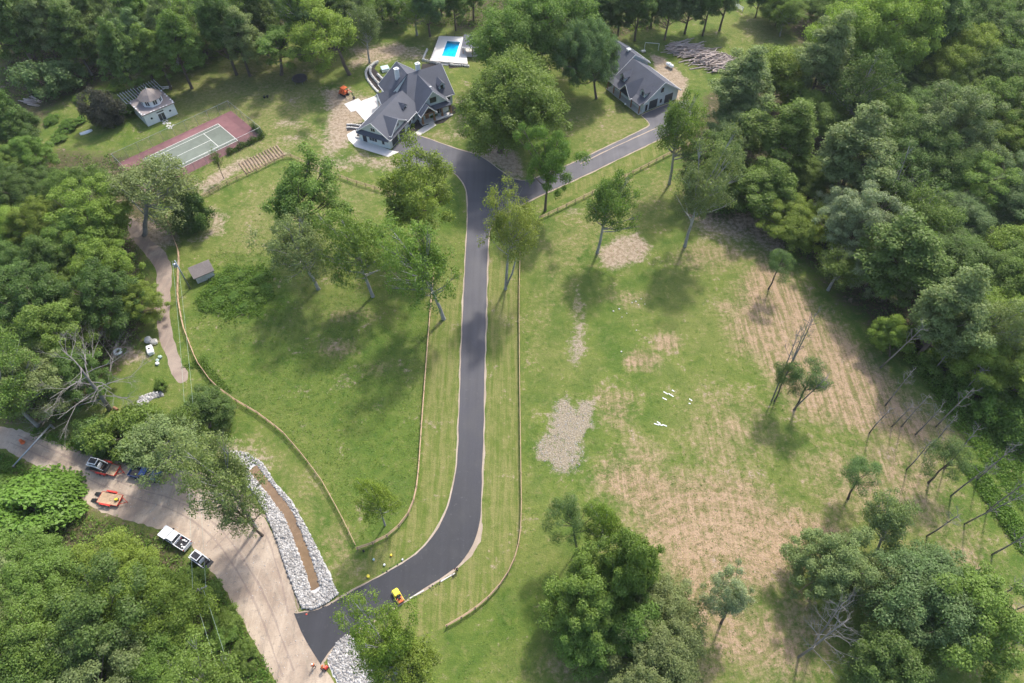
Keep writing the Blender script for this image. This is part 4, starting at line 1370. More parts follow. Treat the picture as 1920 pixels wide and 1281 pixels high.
def make_dead(seed, R, H, trunk_r, levels=3, spread=.9, first=.35, n1=9):
    r = random.Random(seed)
    tr, br = MB(), MB()
    top = Vector((r.uniform(-.5, .5), r.uniform(-.5, .5), H))
    tr.tube([Vector((0, 0, -.2)), Vector((0, 0, H * .3)), Vector((top.x * .6, top.y * .6, H * .7)), top], [trunk_r * 1.2, trunk_r, trunk_r * .6, trunk_r * .2], 8)

    def grow(p, d, ln, rad, lev):
        q = p + d * ln
        mid = p.lerp(q, .5) + Vector((r.uniform(-1, 1), r.uniform(-1, 1), r.uniform(-.2, .6))) * ln * .10
        br.tube([p, mid, q], [rad, rad * .7, rad * .4], 4 if lev < 2 else 5, False)
        if lev <= 0: return
        for k in range(r.randint(2, 4)):
            nd = (d + Vector((r.uniform(-1, 1), r.uniform(-1, 1), r.uniform(-.4, .7))) * .75).normalized()
            grow(p.lerp(q, r.uniform(.4, 1)), nd, ln * r.uniform(.45, .7), rad * .5, lev - 1)
    for k in range(n1):
        h = H * (first + (1 - first) * k / n1)
        t = k * 2.4 + r.uniform(-.4, .4)
        d = Vector((math.cos(t) * spread, math.sin(t) * spread, r.uniform(.1, .8))).normalized()
        grow(Vector((top.x * .7 * h / H, top.y * .7 * h / H, h)), d, R * r.uniform(.45, .8) * (1.15 - .5 * k / n1), trunk_r * .32, levels)
    return dict(trunk=tr.mesh('trunk', M['bark_grey'], True), crown=br.mesh('branches', M['bark_grey'], False), R=R, H=H, zc=H * .65, dead=True)


PROTO = {
    'broad': [make_tree(s, 6, 13.5, 2.0, 115, 330, .27, rc=(.11, .25), inner=.2, limbs=16) for s in (1, 2, 3)],
    'big': [make_tree(s, 9, 16.5, 2.4, 270, 340, .28, rc=(.08, .19), inner=.2, flat=.9, wisp=.3, trunk_r=.38, limbs=26) for s in (4, 5, 40)],
    'airy': [make_tree(s, 5, 13, 2.8, 150, 95, .22, rc=(.09, .18), flat=.9, inner=.2, limbs=26, trunk_r=.24, wisp=.7, up=.2, bark='bark_pale', twigs=3) for s in (6, 7, 8)],
    'sparse': [make_tree(s, 5, 13, 3.5, 100, 55, .21, rc=(.08, .17), flat=.9, inner=.2, limbs=34, trunk_r=.22, wisp=.9, up=.1, bark='bark', twigs=4) for s in (9, 10)],
    'pine': [make_tree(s, 3, 7.5, 3.0, 22, 520, .17, rc=(.24, .38), flat=.62, aspect=.35, limbs=9, trunk_r=.16, twigs=1) for s in (11, 12)],
    'tall': [make_tree(s, 4.5, 17, 1.6, 160, 220, .27, rc=(.14, .25), inner=.3, shape=.55, limbs=10, trunk_r=.26) for s in (13, 14)],
    'bush': [make_tree(s, 3, 3.6, -.5, 80, 210, .21, rc=(.15, .27), flat=.85, inner=.3, limbs=8, trunk_r=.10) for s in (15, 16)],
    'dead': [make_dead(17, 5.5, 9, .17, 4, 1.2, .2, 13), make_dead(18, 3.2, 7, .12, 3, .9, .3, 14)],
    'snag': [make_dead(19, 2.2, 12, .15, 3, .7, .6, 9), make_dead(20, 1.9, 12, .13, 2, .7, .45, 12)],
}
PROTO['open'] = [make_tree(s, 6, 13, 2.4, 80, 300, .25, rc=(.10, .21), inner=.15, wisp=.4, limbs=26, twigs=2, lob_amp=.75) for s in (50, 51)]
PROTO['twin'] = [make_tree(30, 5, 13, 4.2, 130, 85, .22, rc=(.09, .18), flat=.9, inner=.2, limbs=26, trunk_r=.22, wisp=.7, up=.2, bark='bark_pale', twigs=3, fork=True)]
TR = random.Random(77)


def tree(cx, cy, r, kind, leaf='mid', label=None, group=None, base=None, name=None, cat='tree', var=None, hs=None, wide=1.0):
    ps = PROTO[kind]
    p = ps[(TR.randrange(len(ps)) if var is None else var) % len(ps)]
    s, h_ = 1.0, 1.0
    lean = Vector((0, 0, 1))
    if base:
        b_ = G(*base)
        zc = max(1.0, upright(base, (cx, cy)))
        c = G(cx, cy, zc)
        s = r * (Vector((0, 0, CAM_H)) - c).length / FPX / p['R']
        h_ = min(1.9, max(.55, zc / (p['zc'] * s)))
        lean = (Vector((c.x - b_.x, c.y - b_.y, zc))).normalized()
    else:
        h_ = hs or TR.uniform(.85, 1.12)
        zc = 6
        for _ in range(4):
            c = G(cx, cy, zc)
            s = r * (Vector((0, 0, CAM_H)) - c).length / FPX / p['R']
            zc = p['zc'] * s * h_
        b_ = G(cx, cy, zc); b_.z = 0
    e = empty(name or {'bush': 'shrub', 'dead': 'dead_tree', 'snag': 'bare_tree'}.get(kind, 'tree'), (b_.x, b_.y, 0), 0, label, cat, group)
    q = Vector((0, 0, 1)).rotation_difference(lean) @ Quaternion((0, 0, 1), TR.uniform(0, 6.28))
    e.rotation_mode = 'QUATERNION'; e.rotation_quaternion = q
    e.scale = (s * wide, s * wide, s * h_)
    link('trunk', p['trunk'], e)
    o = link('branches' if p.get('dead') else 'crown', p['crown'], e)
    if not p.get('dead'):
        o.material_slots[0].link = 'OBJECT'
        o.material_slots[0].material = L[leaf]
    return e


# --- trees one can single out
T1 = [
    (555, 368, 86, 'open', 'mid', 'dark leafy tree standing alone near the paddock top fence', (578, 462)),
    (772, 372, 84, 'open', 'bright', 'bright green rounded tree beside the drive below the forecourt', (795, 468)),
    (556, 462, 66, 'airy', 'grey', 'thin grey-green tree with a forked pale trunk near the weed patch', (597, 542)),
    (668, 462, 68, 'airy', 'mid', 'airy green tree with a leaning pale trunk in the middle of the paddock', (699, 556)),
    (790, 490, 76, 'airy', 'mid', 'airy tree with straight white trunk beside the paddock fence', (832, 598)),
    (960, 428, 66, 'twin', 'yellow', 'yellow-green tree with two pale trunks beside the drive', (948, 542)),
    (1031, 302, 52, 'open', 'mid', 'slim mid-green tree at the mouth of the branch road', (1022, 395)),
    (1138, 375, 56, 'airy', 'mid', 'thin see-through tree beside the bare soil patch', (1120, 474)),
    (1315, 352, 62, 'airy', 'grey', 'pale grey-green tree at the top edge of the meadow', (1284, 462)),
    (1268, 232, 50, 'airy', 'mid', 'tall pale-trunked tree standing over the branch road end', (1255, 345)),
    (968, 188, 112, 'big', 'mid', 'very large spreading tree in front of the main house forecourt', (938, 285)),
    (1104, 100, 50, 'big', 'blue', 'dense dark dome-shaped tree at the end of the outbuilding', (1118, 185)),
    (1000, 55, 92, 'big', 'mid', 'very large tree behind the spreading forecourt tree', None),
    (525, 82, 58, 'open', 'mid', 'leafy tree on the lawn beside the trampoline', (528, 140)),
    (618, 58, 68, 'open', 'bright', 'bright green tree on the lawn between trampoline and pool', (655, 140)),
    (684, 48, 36, 'airy', 'grey', 'slim pale-trunked tree on the lawn near the curved boulder rows', (693, 118)),
    (780, 18, 40, 'airy', 'mid', 'pale-trunked tree at the wood edge behind the pool', (782, 66)),
    (330, 45, 46, 'airy', 'mid', 'tall tree with clear pale trunk above the summer house', (333, 127)),
    (282, 338, 78, 'airy', 'grey', 'grey-green tree overhanging the near corner of the tennis court', (272, 440)),
    (392, 268, 13, 'sparse', 'mid', 'young sapling in front of the tennis court lines', (420, 335)),
    (1068, 960, 42, 'pine', 'pine', 'small flat-topped pine with dark bare trunk near the meadow fence', (1083, 1032)),
    (1142, 955, 42, 'airy', 'bright', 'slender light green tree with curved trunk in the straw meadow', (1122, 1030)),
    (1188, 1056, 64, 'broad', 'mid', 'full green tree in front of the slender light green one', (1165, 1118)),
    (1098, 1130, 70, 'broad', 'mid', 'rounded green tree at the front of the meadow clump', None),
    (1240, 1210, 92, 'big', 'grey', 'large pale grey-green tree at the foot of the meadow', None),
    (1394, 1092, 52, 'open', 'silver', 'silvery tree with leaning twin stems in the straw', (1352, 1168)),
    (1556, 1062, 62, 'broad', 'grey', 'pale yellowish tree beside the biggest meadow tree', None),
    (1662, 975, 48, 'airy', 'grey', 'open pale green tree rising behind the biggest meadow tree', (1640, 1050)),
    (1735, 1105, 104, 'big', 'blue', 'biggest tree of the meadow with dull green crown', (1725, 1190)),
    (1665, 1235, 70, 'broad', 'dark', 'dark green tree in front of the biggest meadow tree', None),
    (1612, 888, 34, 'pine', 'pine', 'small bushy pine on the worn meadow slope', (1590, 935)),
    (1518, 712, 36, 'pine', 'pine', 'wind-bent pine with a bare side stem in the straw', (1490, 768)),
    (1532, 582, 28, 'pine', 'pine', 'tall pine with two tufts on long bare stems', (1452, 752)),
    (1466, 492, 26, 'pine', 'pine', 'small tufted pine at the top of the straw slope', (1441, 542)),
    (1785, 862, 34, 'pine', 'pine', 'leaning pine tuft between the bare stems', (1741, 905)),
    (1868, 608, 52, 'airy', 'grey', 'pale tree on a leaning white stem at the wood edge', (1790, 675)),
    (1672, 622, 34, 'broad', 'bright', 'bright young tree standing free at the wood edge', (1668, 668)),
    (700, 1165, 74, 'airy', 'bright', 'light green tree overhanging the mouth of the drive', (742, 1262)),
    (775, 1248, 72, 'airy', 'bright', 'airy bright tree beside the second heap of rubble', None),
    (708, 935, 38, 'airy', 'bright', 'thin young tree in the paddock corner by the fence bend', (722, 985)),
    (160, 385, 40, 'airy', 'grey', 'grey airy tree among the trees by the lane', None),
]
for cx, cy, r, kind, leaf, lab, base in T1:
    tree(cx, cy, r, kind, leaf, lab, None, base)
tree(190, 205, 32, 'bush', 'purple', 'round dark brownish shrub on the lawn beside the summer house', base=(196, 238), cat='shrub')
tree(356, 398, 37, 'bush', 'dark', 'large dark round shrub inside the paddock corner', base=(352, 432), cat='shrub')
tree(105, 142, 40, 'bush', 'blue', 'large blue-green shrub at the edge of the far lawn', base=(104, 175), cat='shrub')
tree(240, 205, 15, 'bush', 'mid', 'low green shrub against the summer house wall', base=(242, 214), cat='shrub')
tree(72, 935, 92, 'bush', 'lush', 'broad bright green thicket beside the parked trailers', base=(70, 960), cat='shrub')
tree(5, 915, 46, 'bush', 'mid', 'green thicket beside the grey barrier pole', base=(2, 935), cat='shrub')
tree(172, 716, 105, 'dead', '', 'big bare grey dead tree spreading over the dirt road', base=(206, 768), var=0, cat='dead tree')
tree(1560, 1190, 52, 'dead', '', 'bare grey dead tree beside the dark green meadow tree', base=(1497, 1232), var=1, cat='dead tree')
tree(1575, 1140, 42, 'dead', '', 'upper bare grey dead tree among the meadow trees', base=(1530, 1200), var=1, cat='dead tree')
tree(300, 720, 14, 'bush', 'mid', 'small weedy shrub beside the rubble strip', base=(300, 728), cat='shrub')

# bare, mostly limbless stems on the worn slope
SN = [((1447, 752), (1500, 618)), ((1462, 728), (1522, 600)), ((1488, 768), (1556, 700)), ((1630, 812), (1668, 762)), ((1716, 815), (1768, 765)), ((1735, 848), (1802, 778)), ((1783, 930), (1866, 862)), ((1808, 983), (1918, 925)), ((1738, 1005), (1802, 968)), ((1880, 1113), (1930, 1090)), ((1843, 1236), (1925, 1192)), ((1890, 1150), (1940, 1128)), ((1650, 690), (1740, 610)), ((1706, 610), (1752, 555)), ((1870, 740), (1919, 725)), ((1672, 800), (1712, 760)), ((1800, 740), (1850, 690)), ((1690, 800), (1745, 735)), ((1755, 800), (1822, 730)), ((1770, 880), (1840, 800)), ((1830, 900), (1912, 830)), ((1850, 960), (1935, 890)), ((1860, 1040), (1935, 1000)), ((1700, 880), (1750, 830)), ((1660, 760), (1715, 690)), ((1905, 1190), (1960, 1165)), ((1475, 700), (1530, 590)), ((1745, 700), (1800, 640))]
for i, (ba, tp) in enumerate(SN):
    b_ = G(*ba); h = min(19, max(7, upright(ba, tp) * 1.15))
    p = PROTO['snag'][i % 2]
    c = G(tp[0], tp[1], h)
    e = empty('bare_tree', (b_.x, b_.y, 0), 0, 'thin bare grey stem standing on the worn slope beside the wood', 'bare tree', 'bare stems along the wood edge')
    q = Vector((0, 0, 1)).rotation_difference(Vector((c.x - b_.x, c.y - b_.y, h)).normalized()) @ Quaternion((0, 0, 1), i * 1.7)
    e.rotation_mode = 'QUATERNION'; e.rotation_quaternion = q
    k = h / p['H']; e.scale = (.9, .9, k)
    link('trunk', p['trunk'], e); link('branches', p['crown'], e)

# --- woods: every tree its own object, set where its crown shows
def in_poly(x, y, P):
    c = False
    for i in range(len(P)):
        (x1, y1), (x2, y2) = P[i - 1], P[i]
        if (y1 > y) != (y2 > y) and x < (x2 - x1) * (y - y1) / (y2 - y1) + x1: c = not c
    return c


def wood(P, spacing, kinds, leaves, where, group, seed, rs=(.62, .95), hs=None, avoid=()):
    r = random.Random(seed)
    xs, ys = [p[0] for p in P], [p[1] for p in P]
    pts = []
    for _ in range(9000):
        x, y = r.uniform(min(xs), max(xs)), r.uniform(min(ys), max(ys))
        if not in_poly(x, y, P): continue
        if any(math.hypot(x - a, y - c) < d for a, c, d in avoid): continue
        sp = spacing * (.72 + .55 * max(0, y) / 1281)
        if all(math.hypot(x - a, (y - c)) > sp * .88 for a, c in pts): pts.append((x, y))
    names = {'dark': 'dark green', 'mid': 'mid-green', 'bright': 'bright green', 'grey': 'grey-green', 'blue': 'blue-green', 'silver': 'silvery', 'yellow': 'yellow-green', 'lush': 'bright green'}
    shp = {'broad': 'rounded', 'big': 'large', 'airy': 'open', 'tall': 'tall narrow', 'sparse': 'thin', 'bush': 'low'}
    for x, y in pts:
        k = r.choices([q[0] for q in kinds], [q[1] for q in kinds])[0]
        lf = r.choices([q[0] for q in leaves], [q[1] for q in leaves])[0]
        sp = spacing * (.72 + .55 * max(0, y) / 1281)
        cat = 'shrub' if k == 'bush' else 'tree'
        tree(x, y, sp * r.uniform(*rs), k, lf, f'{shp[k]} {names[lf]} {cat} {where}', group, cat=cat, hs=hs and r.uniform(*hs))
    return pts


W_RIGHT = [(1440, -10), (1935, -10), (1935, 700), (1850, 650), (1760, 590), (1680, 560), (1590, 520), (1500, 440), (1490, 390), (1340, 330), (1330, 250), (1350, 180), (1420, 130), (1500, 100), (1520, 50)]
wood(W_RIGHT, 88, [('broad', 1.5), ('tall', 1.5), ('airy', 1.5), ('big', 5)], [('mid', 5), ('dark', 3), ('bright', 2.2), ('blue', 1), ('grey', 1)], 'in the dense wood beyond the straw meadow', 'trees of the wood beyond the meadow', 5, hs=(.66, .95), avoid=((1600, 425, 78), (1645, 505, 70), (1560, 400, 55), (1690, 530, 50)))
for x, y, r in ((1600, 415, 58), (1555, 395, 40), (1645, 500, 48), (1690, 520, 34)):
    tree(x, y, r, 'broad', 'silver', 'silvery pale tree on the meadow edge of the dense wood', 'silvery trees at the wood edge')
tree(1635, 60, 80, 'big', 'bright', 'large bright green tree crowning the far end of the dense wood', None)
wood([(-10, -10), (700, -10), (690, 15), (470, 40), (440, 70), (330, 85), (255, 105), (160, 100), (90, 60), (-10, 80)], 56, [('broad', 3), ('tall', 4), ('airy', 1)], [('blue', 3), ('dark', 3), ('mid', 2), ('grey', 2)], 'in the wood behind the summer house lawn', 'trees of the wood behind the summer house', 6)
wood([(700, -20), (890, -20), (880, 5), (720, 5)], 46, [('tall', 3), ('broad', 1)], [('dark', 3), ('blue', 2)], 'in the dark wood behind the pool', 'trees of the wood behind the pool', 7)
wood([(1060, -15), (1370, -15), (1290, 12), (1200, 25), (1060, 10)], 46, [('tall', 4), ('broad', 1)], [('dark', 4), ('blue', 2)], 'in the dark wood behind the outbuilding', 'trees of the wood behind the outbuilding', 8)
wood([(1410, -10), (1500, -10), (1490, 40), (1440, 15)], 42, [('broad', 2), ('airy', 1)], [('mid', 2), ('grey', 2), ('blue', 1)], 'beside the far green glade', 'trees beside the far glade', 9)
wood([(-10, 190), (30, 225), (70, 265), (60, 300), (-10, 310)], 50, [('broad', 3), ('tall', 1)], [('dark', 3), ('mid', 2)], 'at the lawn edge near the log heap', 'trees at the lawn edge', 10)
wood([(-10, 360), (100, 345), (170, 345), (185, 400), (180, 440), (205, 500), (210, 570), (150, 590), (60, 580), (-10, 600)], 76, [('broad', 2), ('big', 4)], [('dark', 4), ('mid', 3), ('bright', 1)], 'in the thick grove beside the gravel lane', 'trees of the grove beside the gravel lane', 11, rs=(.6, .82))
tree(262, 560, 38, 'broad', 'bright', 'light green leafy tree at the very edge of the gravel lane', base=(272, 600))
tree(165, 420, 62, 'broad', 'bright', 'bright green round tree rising out of the lane grove')
wood([(-10, 640), (110, 600), (140, 660), (150, 720), (100, 760), (-10, 760)], 70, [('airy', 2), ('broad', 2)], [('grey', 2), ('dark', 2), ('mid', 1)], 'around the dead tree above the dirt road', 'trees above the dirt road', 12)
for x, y, r, k, lf, lab, ba in ((390, 765, 46, 'broad', 'dark', 'dark leafy tree at the end of the gravel lane', (394, 800)), (318, 815, 74, 'airy', 'grey', 'wide grey-green tree between dirt road and rubble', (340, 872)), (415, 890, 72, 'airy', 'grey', 'grey-green tree leaning over the rubble ditch', (480, 990)), (445, 960, 56, 'sparse', 'grey', 'thin grey-green tree beside the rubble ditch', (492, 1004)), (250, 800, 50, 'bush', 'mid', 'green thicket along the upper side of the dirt road', (250, 830)), (180, 815, 40, 'bush', 'dark', 'dark thicket below the dead tree', (180, 835)), (335, 800, 40, 'airy', 'mid', 'mid-green tree between the lane end and the dirt road', None)):
    tree(x, y, r, k, lf, lab, base=ba, cat='shrub' if k == 'bush' else 'tree')
wood([(150, 1020), (235, 1015), (265, 1060), (285, 1110), (305, 1180), (360, 1240), (400, 1300), (-20, 1300), (-20, 1080), (80, 1070)], 88, [('broad', 1.5), ('airy', 1.5), ('big', 4)], [('mid', 3), ('dark', 3), ('bright', .5), ('grey', 1)], 'in the wood below the dirt road', 'trees of the wood below the dirt road', 13, rs=(.6, .85))
for x, y, r in ((395, 1110, 22), (430, 1165, 26), (365, 1085, 20), (415, 1190, 26), (460, 1225, 22)):
    tree(x, y, r, 'bush', 'mid', 'low green shrub around the crossarm pole', 'shrubs around the crossarm pole', cat='shrub')
wood([(1740, 640), (1800, 700), (1860, 760), (1935, 820), (1935, 700), (1850, 640)], 56, [('bush', 3), ('broad', 1)], [('lush', 3), ('mid', 2)], 'on the weedy strip between wood and slope', 'growth on the weedy strip', 14)
wood([(1060, 1110), (1140, 1090), (1210, 1120), (1190, 1180), (1100, 1190)], 60, [('broad', 1)], [('mid', 2), ('dark', 1)], 'in the clump at the foot of the meadow', 'trees of the meadow clump', 15)
tree(1820, 1160, 78, 'broad', 'mid', 'round green tree against the biggest meadow tree')
tree(1640, 1100, 50, 'airy', 'grey', 'dull green tree between the dead trees and the biggest meadow tree')
for x, y, r, lf in ((430, 18, 40, 'mid'), (490, 40, 34, 'grey'), (570, 20, 44, 'mid'), (660, 15, 36, 'mid')):
    tree(x, y, r, 'airy', lf, 'slender tree between the wood and the far lawn', 'slender trees on the far lawn')


# --- weeds, tall grass and undergrowth
def scatter(name, polys, n, size, hgt, leaf, seed, tuft=9, label=None, zvar=.5):
    rng = np.random.default_rng(seed)
    C = []
    for P in polys:
        xs, ys = [p[0] for p in P], [p[1] for p in P]
        got = 0; tries = 0
        while got < n // len(polys) and tries < n * 20:
            tries += 1
            x, y = rng.uniform(min(xs), max(xs)), rng.uniform(min(ys), max(ys))
            if in_poly(x, y, P):
                g = G(x, y); C.append((g.x, g.y)); got += 1
    C = np.array(C)
    m = len(C)
    # clumped heights
    hh = hgt * (.35 + .65 * (np.sin(C[:, 0] * .9 + 1.3) * np.cos(C[:, 1] * .8) * .5 + .5)) * rng.uniform(1 - zvar, 1 + zvar, m)
    P3 = np.repeat(np.column_stack([C, hh * .5]), tuft, 0)
    P3[:, :2] += rng.normal(size=(m * tuft, 2)) * size * .9
    P3[:, 2] *= rng.uniform(.3, 1.8, m * tuft)
    N_ = rng.normal(size=(m * tuft, 3)) * .8 + np.array([0, 0, .8])
    V = quads(P3, N_, size, rng, .5)
    V[:, :, 2] = np.maximum(V[:, :, 2], .01)
    o = link(name, leaf_object(name, V, np.clip(rng.normal(.5, .2, m * tuft), 0, 1), L[leaf]))
    return tag(o, label, None, None, 'stuff')


WP = [(366, 566), (384, 548), (396, 520), (420, 512), (432, 498), (462, 503), (490, 497), (512, 514), (506, 540), (516, 556), (492, 572), (486, 594), (452, 588), (428, 602), (404, 584), (384, 586)]
scatter('tall_weeds', [WP], 1500, .34, 1.0, 'lush', 1, 8, 'lush tall weeds beside the stone hut')
scatter('tall_weeds', [[(340, 690), (380, 670), (420, 720), (440, 742), (400, 720), (370, 690)], [(395, 470), (520, 470), (540, 620), (400, 620), (360, 600)]], 900, .28, .35, 'lush', 31, 6, 'low weeds around the stone hut and paddock fence')
for k, (x, y, r_) in enumerate([(420, 528, 12), (450, 515, 13), (485, 520, 14), (500, 540, 11), (470, 545, 14), (440, 555, 14), (410, 565, 12), (455, 575, 11), (385, 572, 9), (488, 562, 11), (430, 538, 11), (398, 545, 9)]):
    tree(x, y, r_, 'bush', 'lush', 'low leafy clump in the tall weeds beside the stone hut', 'clumps in the weed patch', cat='shrub', hs=.55, name='weed_clump')
for k, (x, y, r_, lf) in enumerate([(150, 185, 14, 'mid'), (128, 235, 16, 'lush'), (95, 225, 14, 'lush'), (150, 225, 11, 'lush'), (110, 260, 12, 'mid'), (215, 165, 12, 'lush'), (370, 115, 14, 'lush'), (345, 128, 12, 'lush'), (400, 100, 12, 'mid')]):
    tree(x, y, r_, 'bush', lf, 'low leafy clump on the lawn around the summer house', 'clumps on the summer house lawn', cat='shrub', hs=.5, name='weed_clump')
scatter('tall_weeds', [[(1715, 690), (1760, 760), (1830, 850), (1919, 960), (1919, 830), (1830, 740), (1760, 670)], [(1800, 870), (1919, 1040), (1919, 990), (1840, 880)]], 2600, .36, .9, 'lush', 2, 9, 'lush tall weeds along the wood edge ditch')
scatter('undergrowth', [[(-10, 300), (230, 290), (240, 430), (285, 560), (260, 640), (120, 790), (-10, 790)], [(-10, 870), (150, 960), (310, 1010), (400, 1100), (490, 1281), (-10, 1281)]], 4200, .42, .8, 'mid', 3, 7, 'green undergrowth below the trees along the lane and the dirt road')
scatter('undergrowth', [[(1490, 470), (1600, 570), (1720, 680), (1919, 830), (1919, 300), (1500, 300)], [(1300, 300), (1500, 300), (1500, 460), (1400, 400), (1300, 400)]], 5200, .42, .8, 'dark', 4, 7, 'dark undergrowth on the floor of the dense wood')
scatter('undergrowth', [[(0, 0), (700, 0), (640, 50), (480, 70), (330, 120), (0, 200)], [(700, 0), (1400, 0), (1360, 20), (1150, 70), (700, 40)]], 4200, .5, .9, 'mid', 5, 7, 'green undergrowth on the floor of the far wood')
scatter('roadside_weeds', [[(360, 1040), (400, 1080), (480, 1220), (520, 1281), (470, 1281), (420, 1180), (350, 1100)], [(60, 815), (170, 855), (330, 890), (320, 870), (180, 835), (60, 800)], [(-10, 845), (85, 890), (150, 930), (130, 960), (-10, 900)]], 1900, .34, .6, 'lush', 6, 7, 'green weeds along both edges of the dirt road')
# climbing hedge on the court fence
hd = empty('hedge', cp_(-6.4, -9.3, 0), 0, 'ragged dark hedge growing along the tennis court fence', 'hedge')
rng = np.random.default_rng(4)
n = 5200
tt = rng.random(n)
U_ = np.where(tt < .72, -6.4 + rng.random(n) * 12, -6.4 + rng.normal(size=n) * .35)
V_ = np.where(tt < .72, -9.25 + rng.normal(size=n) * .45, -9.2 + rng.random(n) * 6)
Z_ = rng.random(n) * (1.1 + .5 * np.sin(U_ * 1.7)) + .05
C = np.array([tuple(cp_(u, v, z) - cp_(-6.4, -9.3, 0)) for u, v, z in zip(U_, V_, Z_)])
link('foliage', leaf_object('foliage', quads(C, rng.normal(size=(n, 3)) + np.array([0, 0, .5]), .24, rng), rng.random(n), L['dark']), hd)
# porch planting: single shrubs
for i, (x, y) in enumerate([(690, 935), (660, 975), (715, 950), (905, 860), (940, 845), (975, 825), (1010, 805), (1050, 770), (1075, 740), (1060, 800)]):
    p = G(*q5(x, y))
    e = empty('shrub', (p.x, p.y, .05), i, 'small rounded shrub in the mulch bed in front of the house porch', 'shrub', 'shrubs in the porch beds')
    e.scale = (.24, .24, .26)
    link('stem', PROTO['bush'][i % 2]['trunk'], e); o = link('foliage', PROTO['bush'][i % 2]['crown'], e)
    o.material_slots[0].link = 'OBJECT'; o.material_slots[0].material = L['yellow' if i in (0, 5, 7, 8) else 'mid']
#@@PART4
# ------------------------------------------------------------------ rubble-lined ditch
def rubble(name, polys, n, size, seed, label, hole=None, hole_w=1.0, zc=0.0):
    rng = np.random.default_rng(seed)
    tv = np.array([(-.5, -.5, 0), (.5, -.5, 0), (.5, .5, 0), (-.5, .5, 0), (-.36, -.3, .6), (.33, -.36, .7), (.36, .3, .6), (-.3, .36, .75)])
    tf = np.array([(0, 1, 5, 4), (1, 2, 6, 5), (2, 3, 7, 6), (3, 0, 4, 7), (4, 5, 6, 7)])
    Vs, Fs, Ts = [], [], []
    hl = [G(*p) for p in hole] if hole else None
    i = 0
    for P in polys:
        xs, ys = [p[0] for p in P], [p[1] for p in P]
        got = 0
        for _ in range(n * 12):
            if got >= n: break
            x, y = rng.uniform(min(xs), max(xs)), rng.uniform(min(ys), max(ys))
            if not in_poly(x, y, P): continue
            g = G(x, y)
            dz = 0
            if hl:
                d = min(dist_seg(g, hl[k], hl[k + 1]) for k in range(len(hl) - 1))
                if d < hole_w * rng.uniform(.85, 1.15): continue
                dz = min(.22, (d - hole_w) * .10)
            s = size * float(np.exp(rng.normal() * .30))
            a = rng.uniform(0, 6.28); ca, sa = math.cos(a), math.sin(a)
            v = tv * s * rng.uniform(.8, 1.2, 3) + rng.normal(size=(8, 3)) * s * .07
            v = np.column_stack([v[:, 0] * ca - v[:, 1] * sa + g.x, v[:, 0] * sa + v[:, 1] * ca + g.y, np.maximum(v[:, 2], -.02) + dz])
            Vs.append(v); Fs.append(tf + i * 8); Ts += [rng.random()] * 5
            i += 1; got += 1
    me = np_mesh(name, np.concatenate(Vs), np.concatenate(Fs), M['riprap_t'], Ts)
    return tag(link(name, me), label, None, None, 'stuff')


def dist_seg(p, a, b):
    e = b - a
    t = max(0, min(1, (p - a).dot(e) / max(e.dot(e), 1e-9)))
    return (p - a - e * t).length


t = NT('riprap_tinted'); tint = t.n('Attribute', attribute_name='tint').outputs['Fac']
cc = t.mix(tint, (.17, .16, .15), (.47, .455, .435))
cc = t.mix(1.0, cc, t.mapr(t.noise(t.n('TexCoord').outputs['Object'], 3, 4), .25, .75, .8, 1.2, False), 'MULTIPLY')
t.l(cc, t.p.inputs['Base Color']); t.p.inputs['Roughness'].default_value = .9; M['riprap_t'] = t.m
DITCH = [(432, 846), (462, 850), (492, 868), (515, 905), (545, 938), (572, 985), (598, 1035), (620, 1085), (634, 1114), (612, 1132), (585, 1143), (566, 1140), (552, 1105), (535, 1060), (518, 1010), (500, 965), (478, 925), (450, 890)]
DITCH2 = [(632, 1206), (650, 1190), (668, 1200), (690, 1235), (712, 1290), (640, 1290), (622, 1250), (614, 1236)]
sheet('rubble_bed', [G(*p) for p in DITCH], .018, M['riprap'], jitter=.2, step=.6, seed=31)
sheet('rubble_bed', [G(*p) for p in DITCH2], .018, M['riprap'], jitter=.2, step=.6, seed=32)
chan = [(474, 878), (496, 905), (516, 930), (540, 962), (556, 1000), (570, 1035), (582, 1070), (592, 1104)]
cl_ = smooth_line([G(*p) for p in chan], 1)
lft, rgt = [], []
for i, p in enumerate(cl_):
    d = cl_[min(i + 1, len(cl_) - 1)] - cl_[max(0, i - 1)]; d.normalize(); nn = Vector((-d.y, d.x)) * .85
    lft.append(p + nn); rgt.append(p - nn)
sheet('ditch_water', lft + rgt[::-1], .024, M['mud_water'], jitter=.12, step=.5, seed=33)
rubble('ditch_rubble', [DITCH], 13000, .20, 1, 'pale broken stone lining the ditch beside the driveway mouth', chan, .85)
rubble('roadside_rubble', [DITCH2], 3800, .20, 2, 'pale broken stone heap on the other side of the driveway mouth')
rubble('lane_rubble', [[(256, 762), (262, 746), (280, 738), (303, 735), (306, 742), (284, 748), (272, 762)]], 700, .26, 3, 'pale rubble strip between the lane clearing and the thicket')
rubble('field_stones', [[(1040, 752), (1062, 747), (1072, 764), (1084, 770), (1090, 752), (1112, 756), (1108, 785), (1120, 802), (1100, 806), (1090, 830), (1097, 862), (1072, 890), (1040, 885), (1030, 868), (1008, 862), (1003, 832), (1020, 822), (1036, 800)]], 700, .09, 4, 'small loose stones on the bare patch of the meadow')
rubble('road_gravel', [[(60, 820), (240, 880), (400, 930), (500, 1020), (545, 1110), (600, 1260), (520, 1281), (400, 1065), (240, 960), (90, 880)]], 1200, .07, 5, 'loose stones scattered over the dirt road')
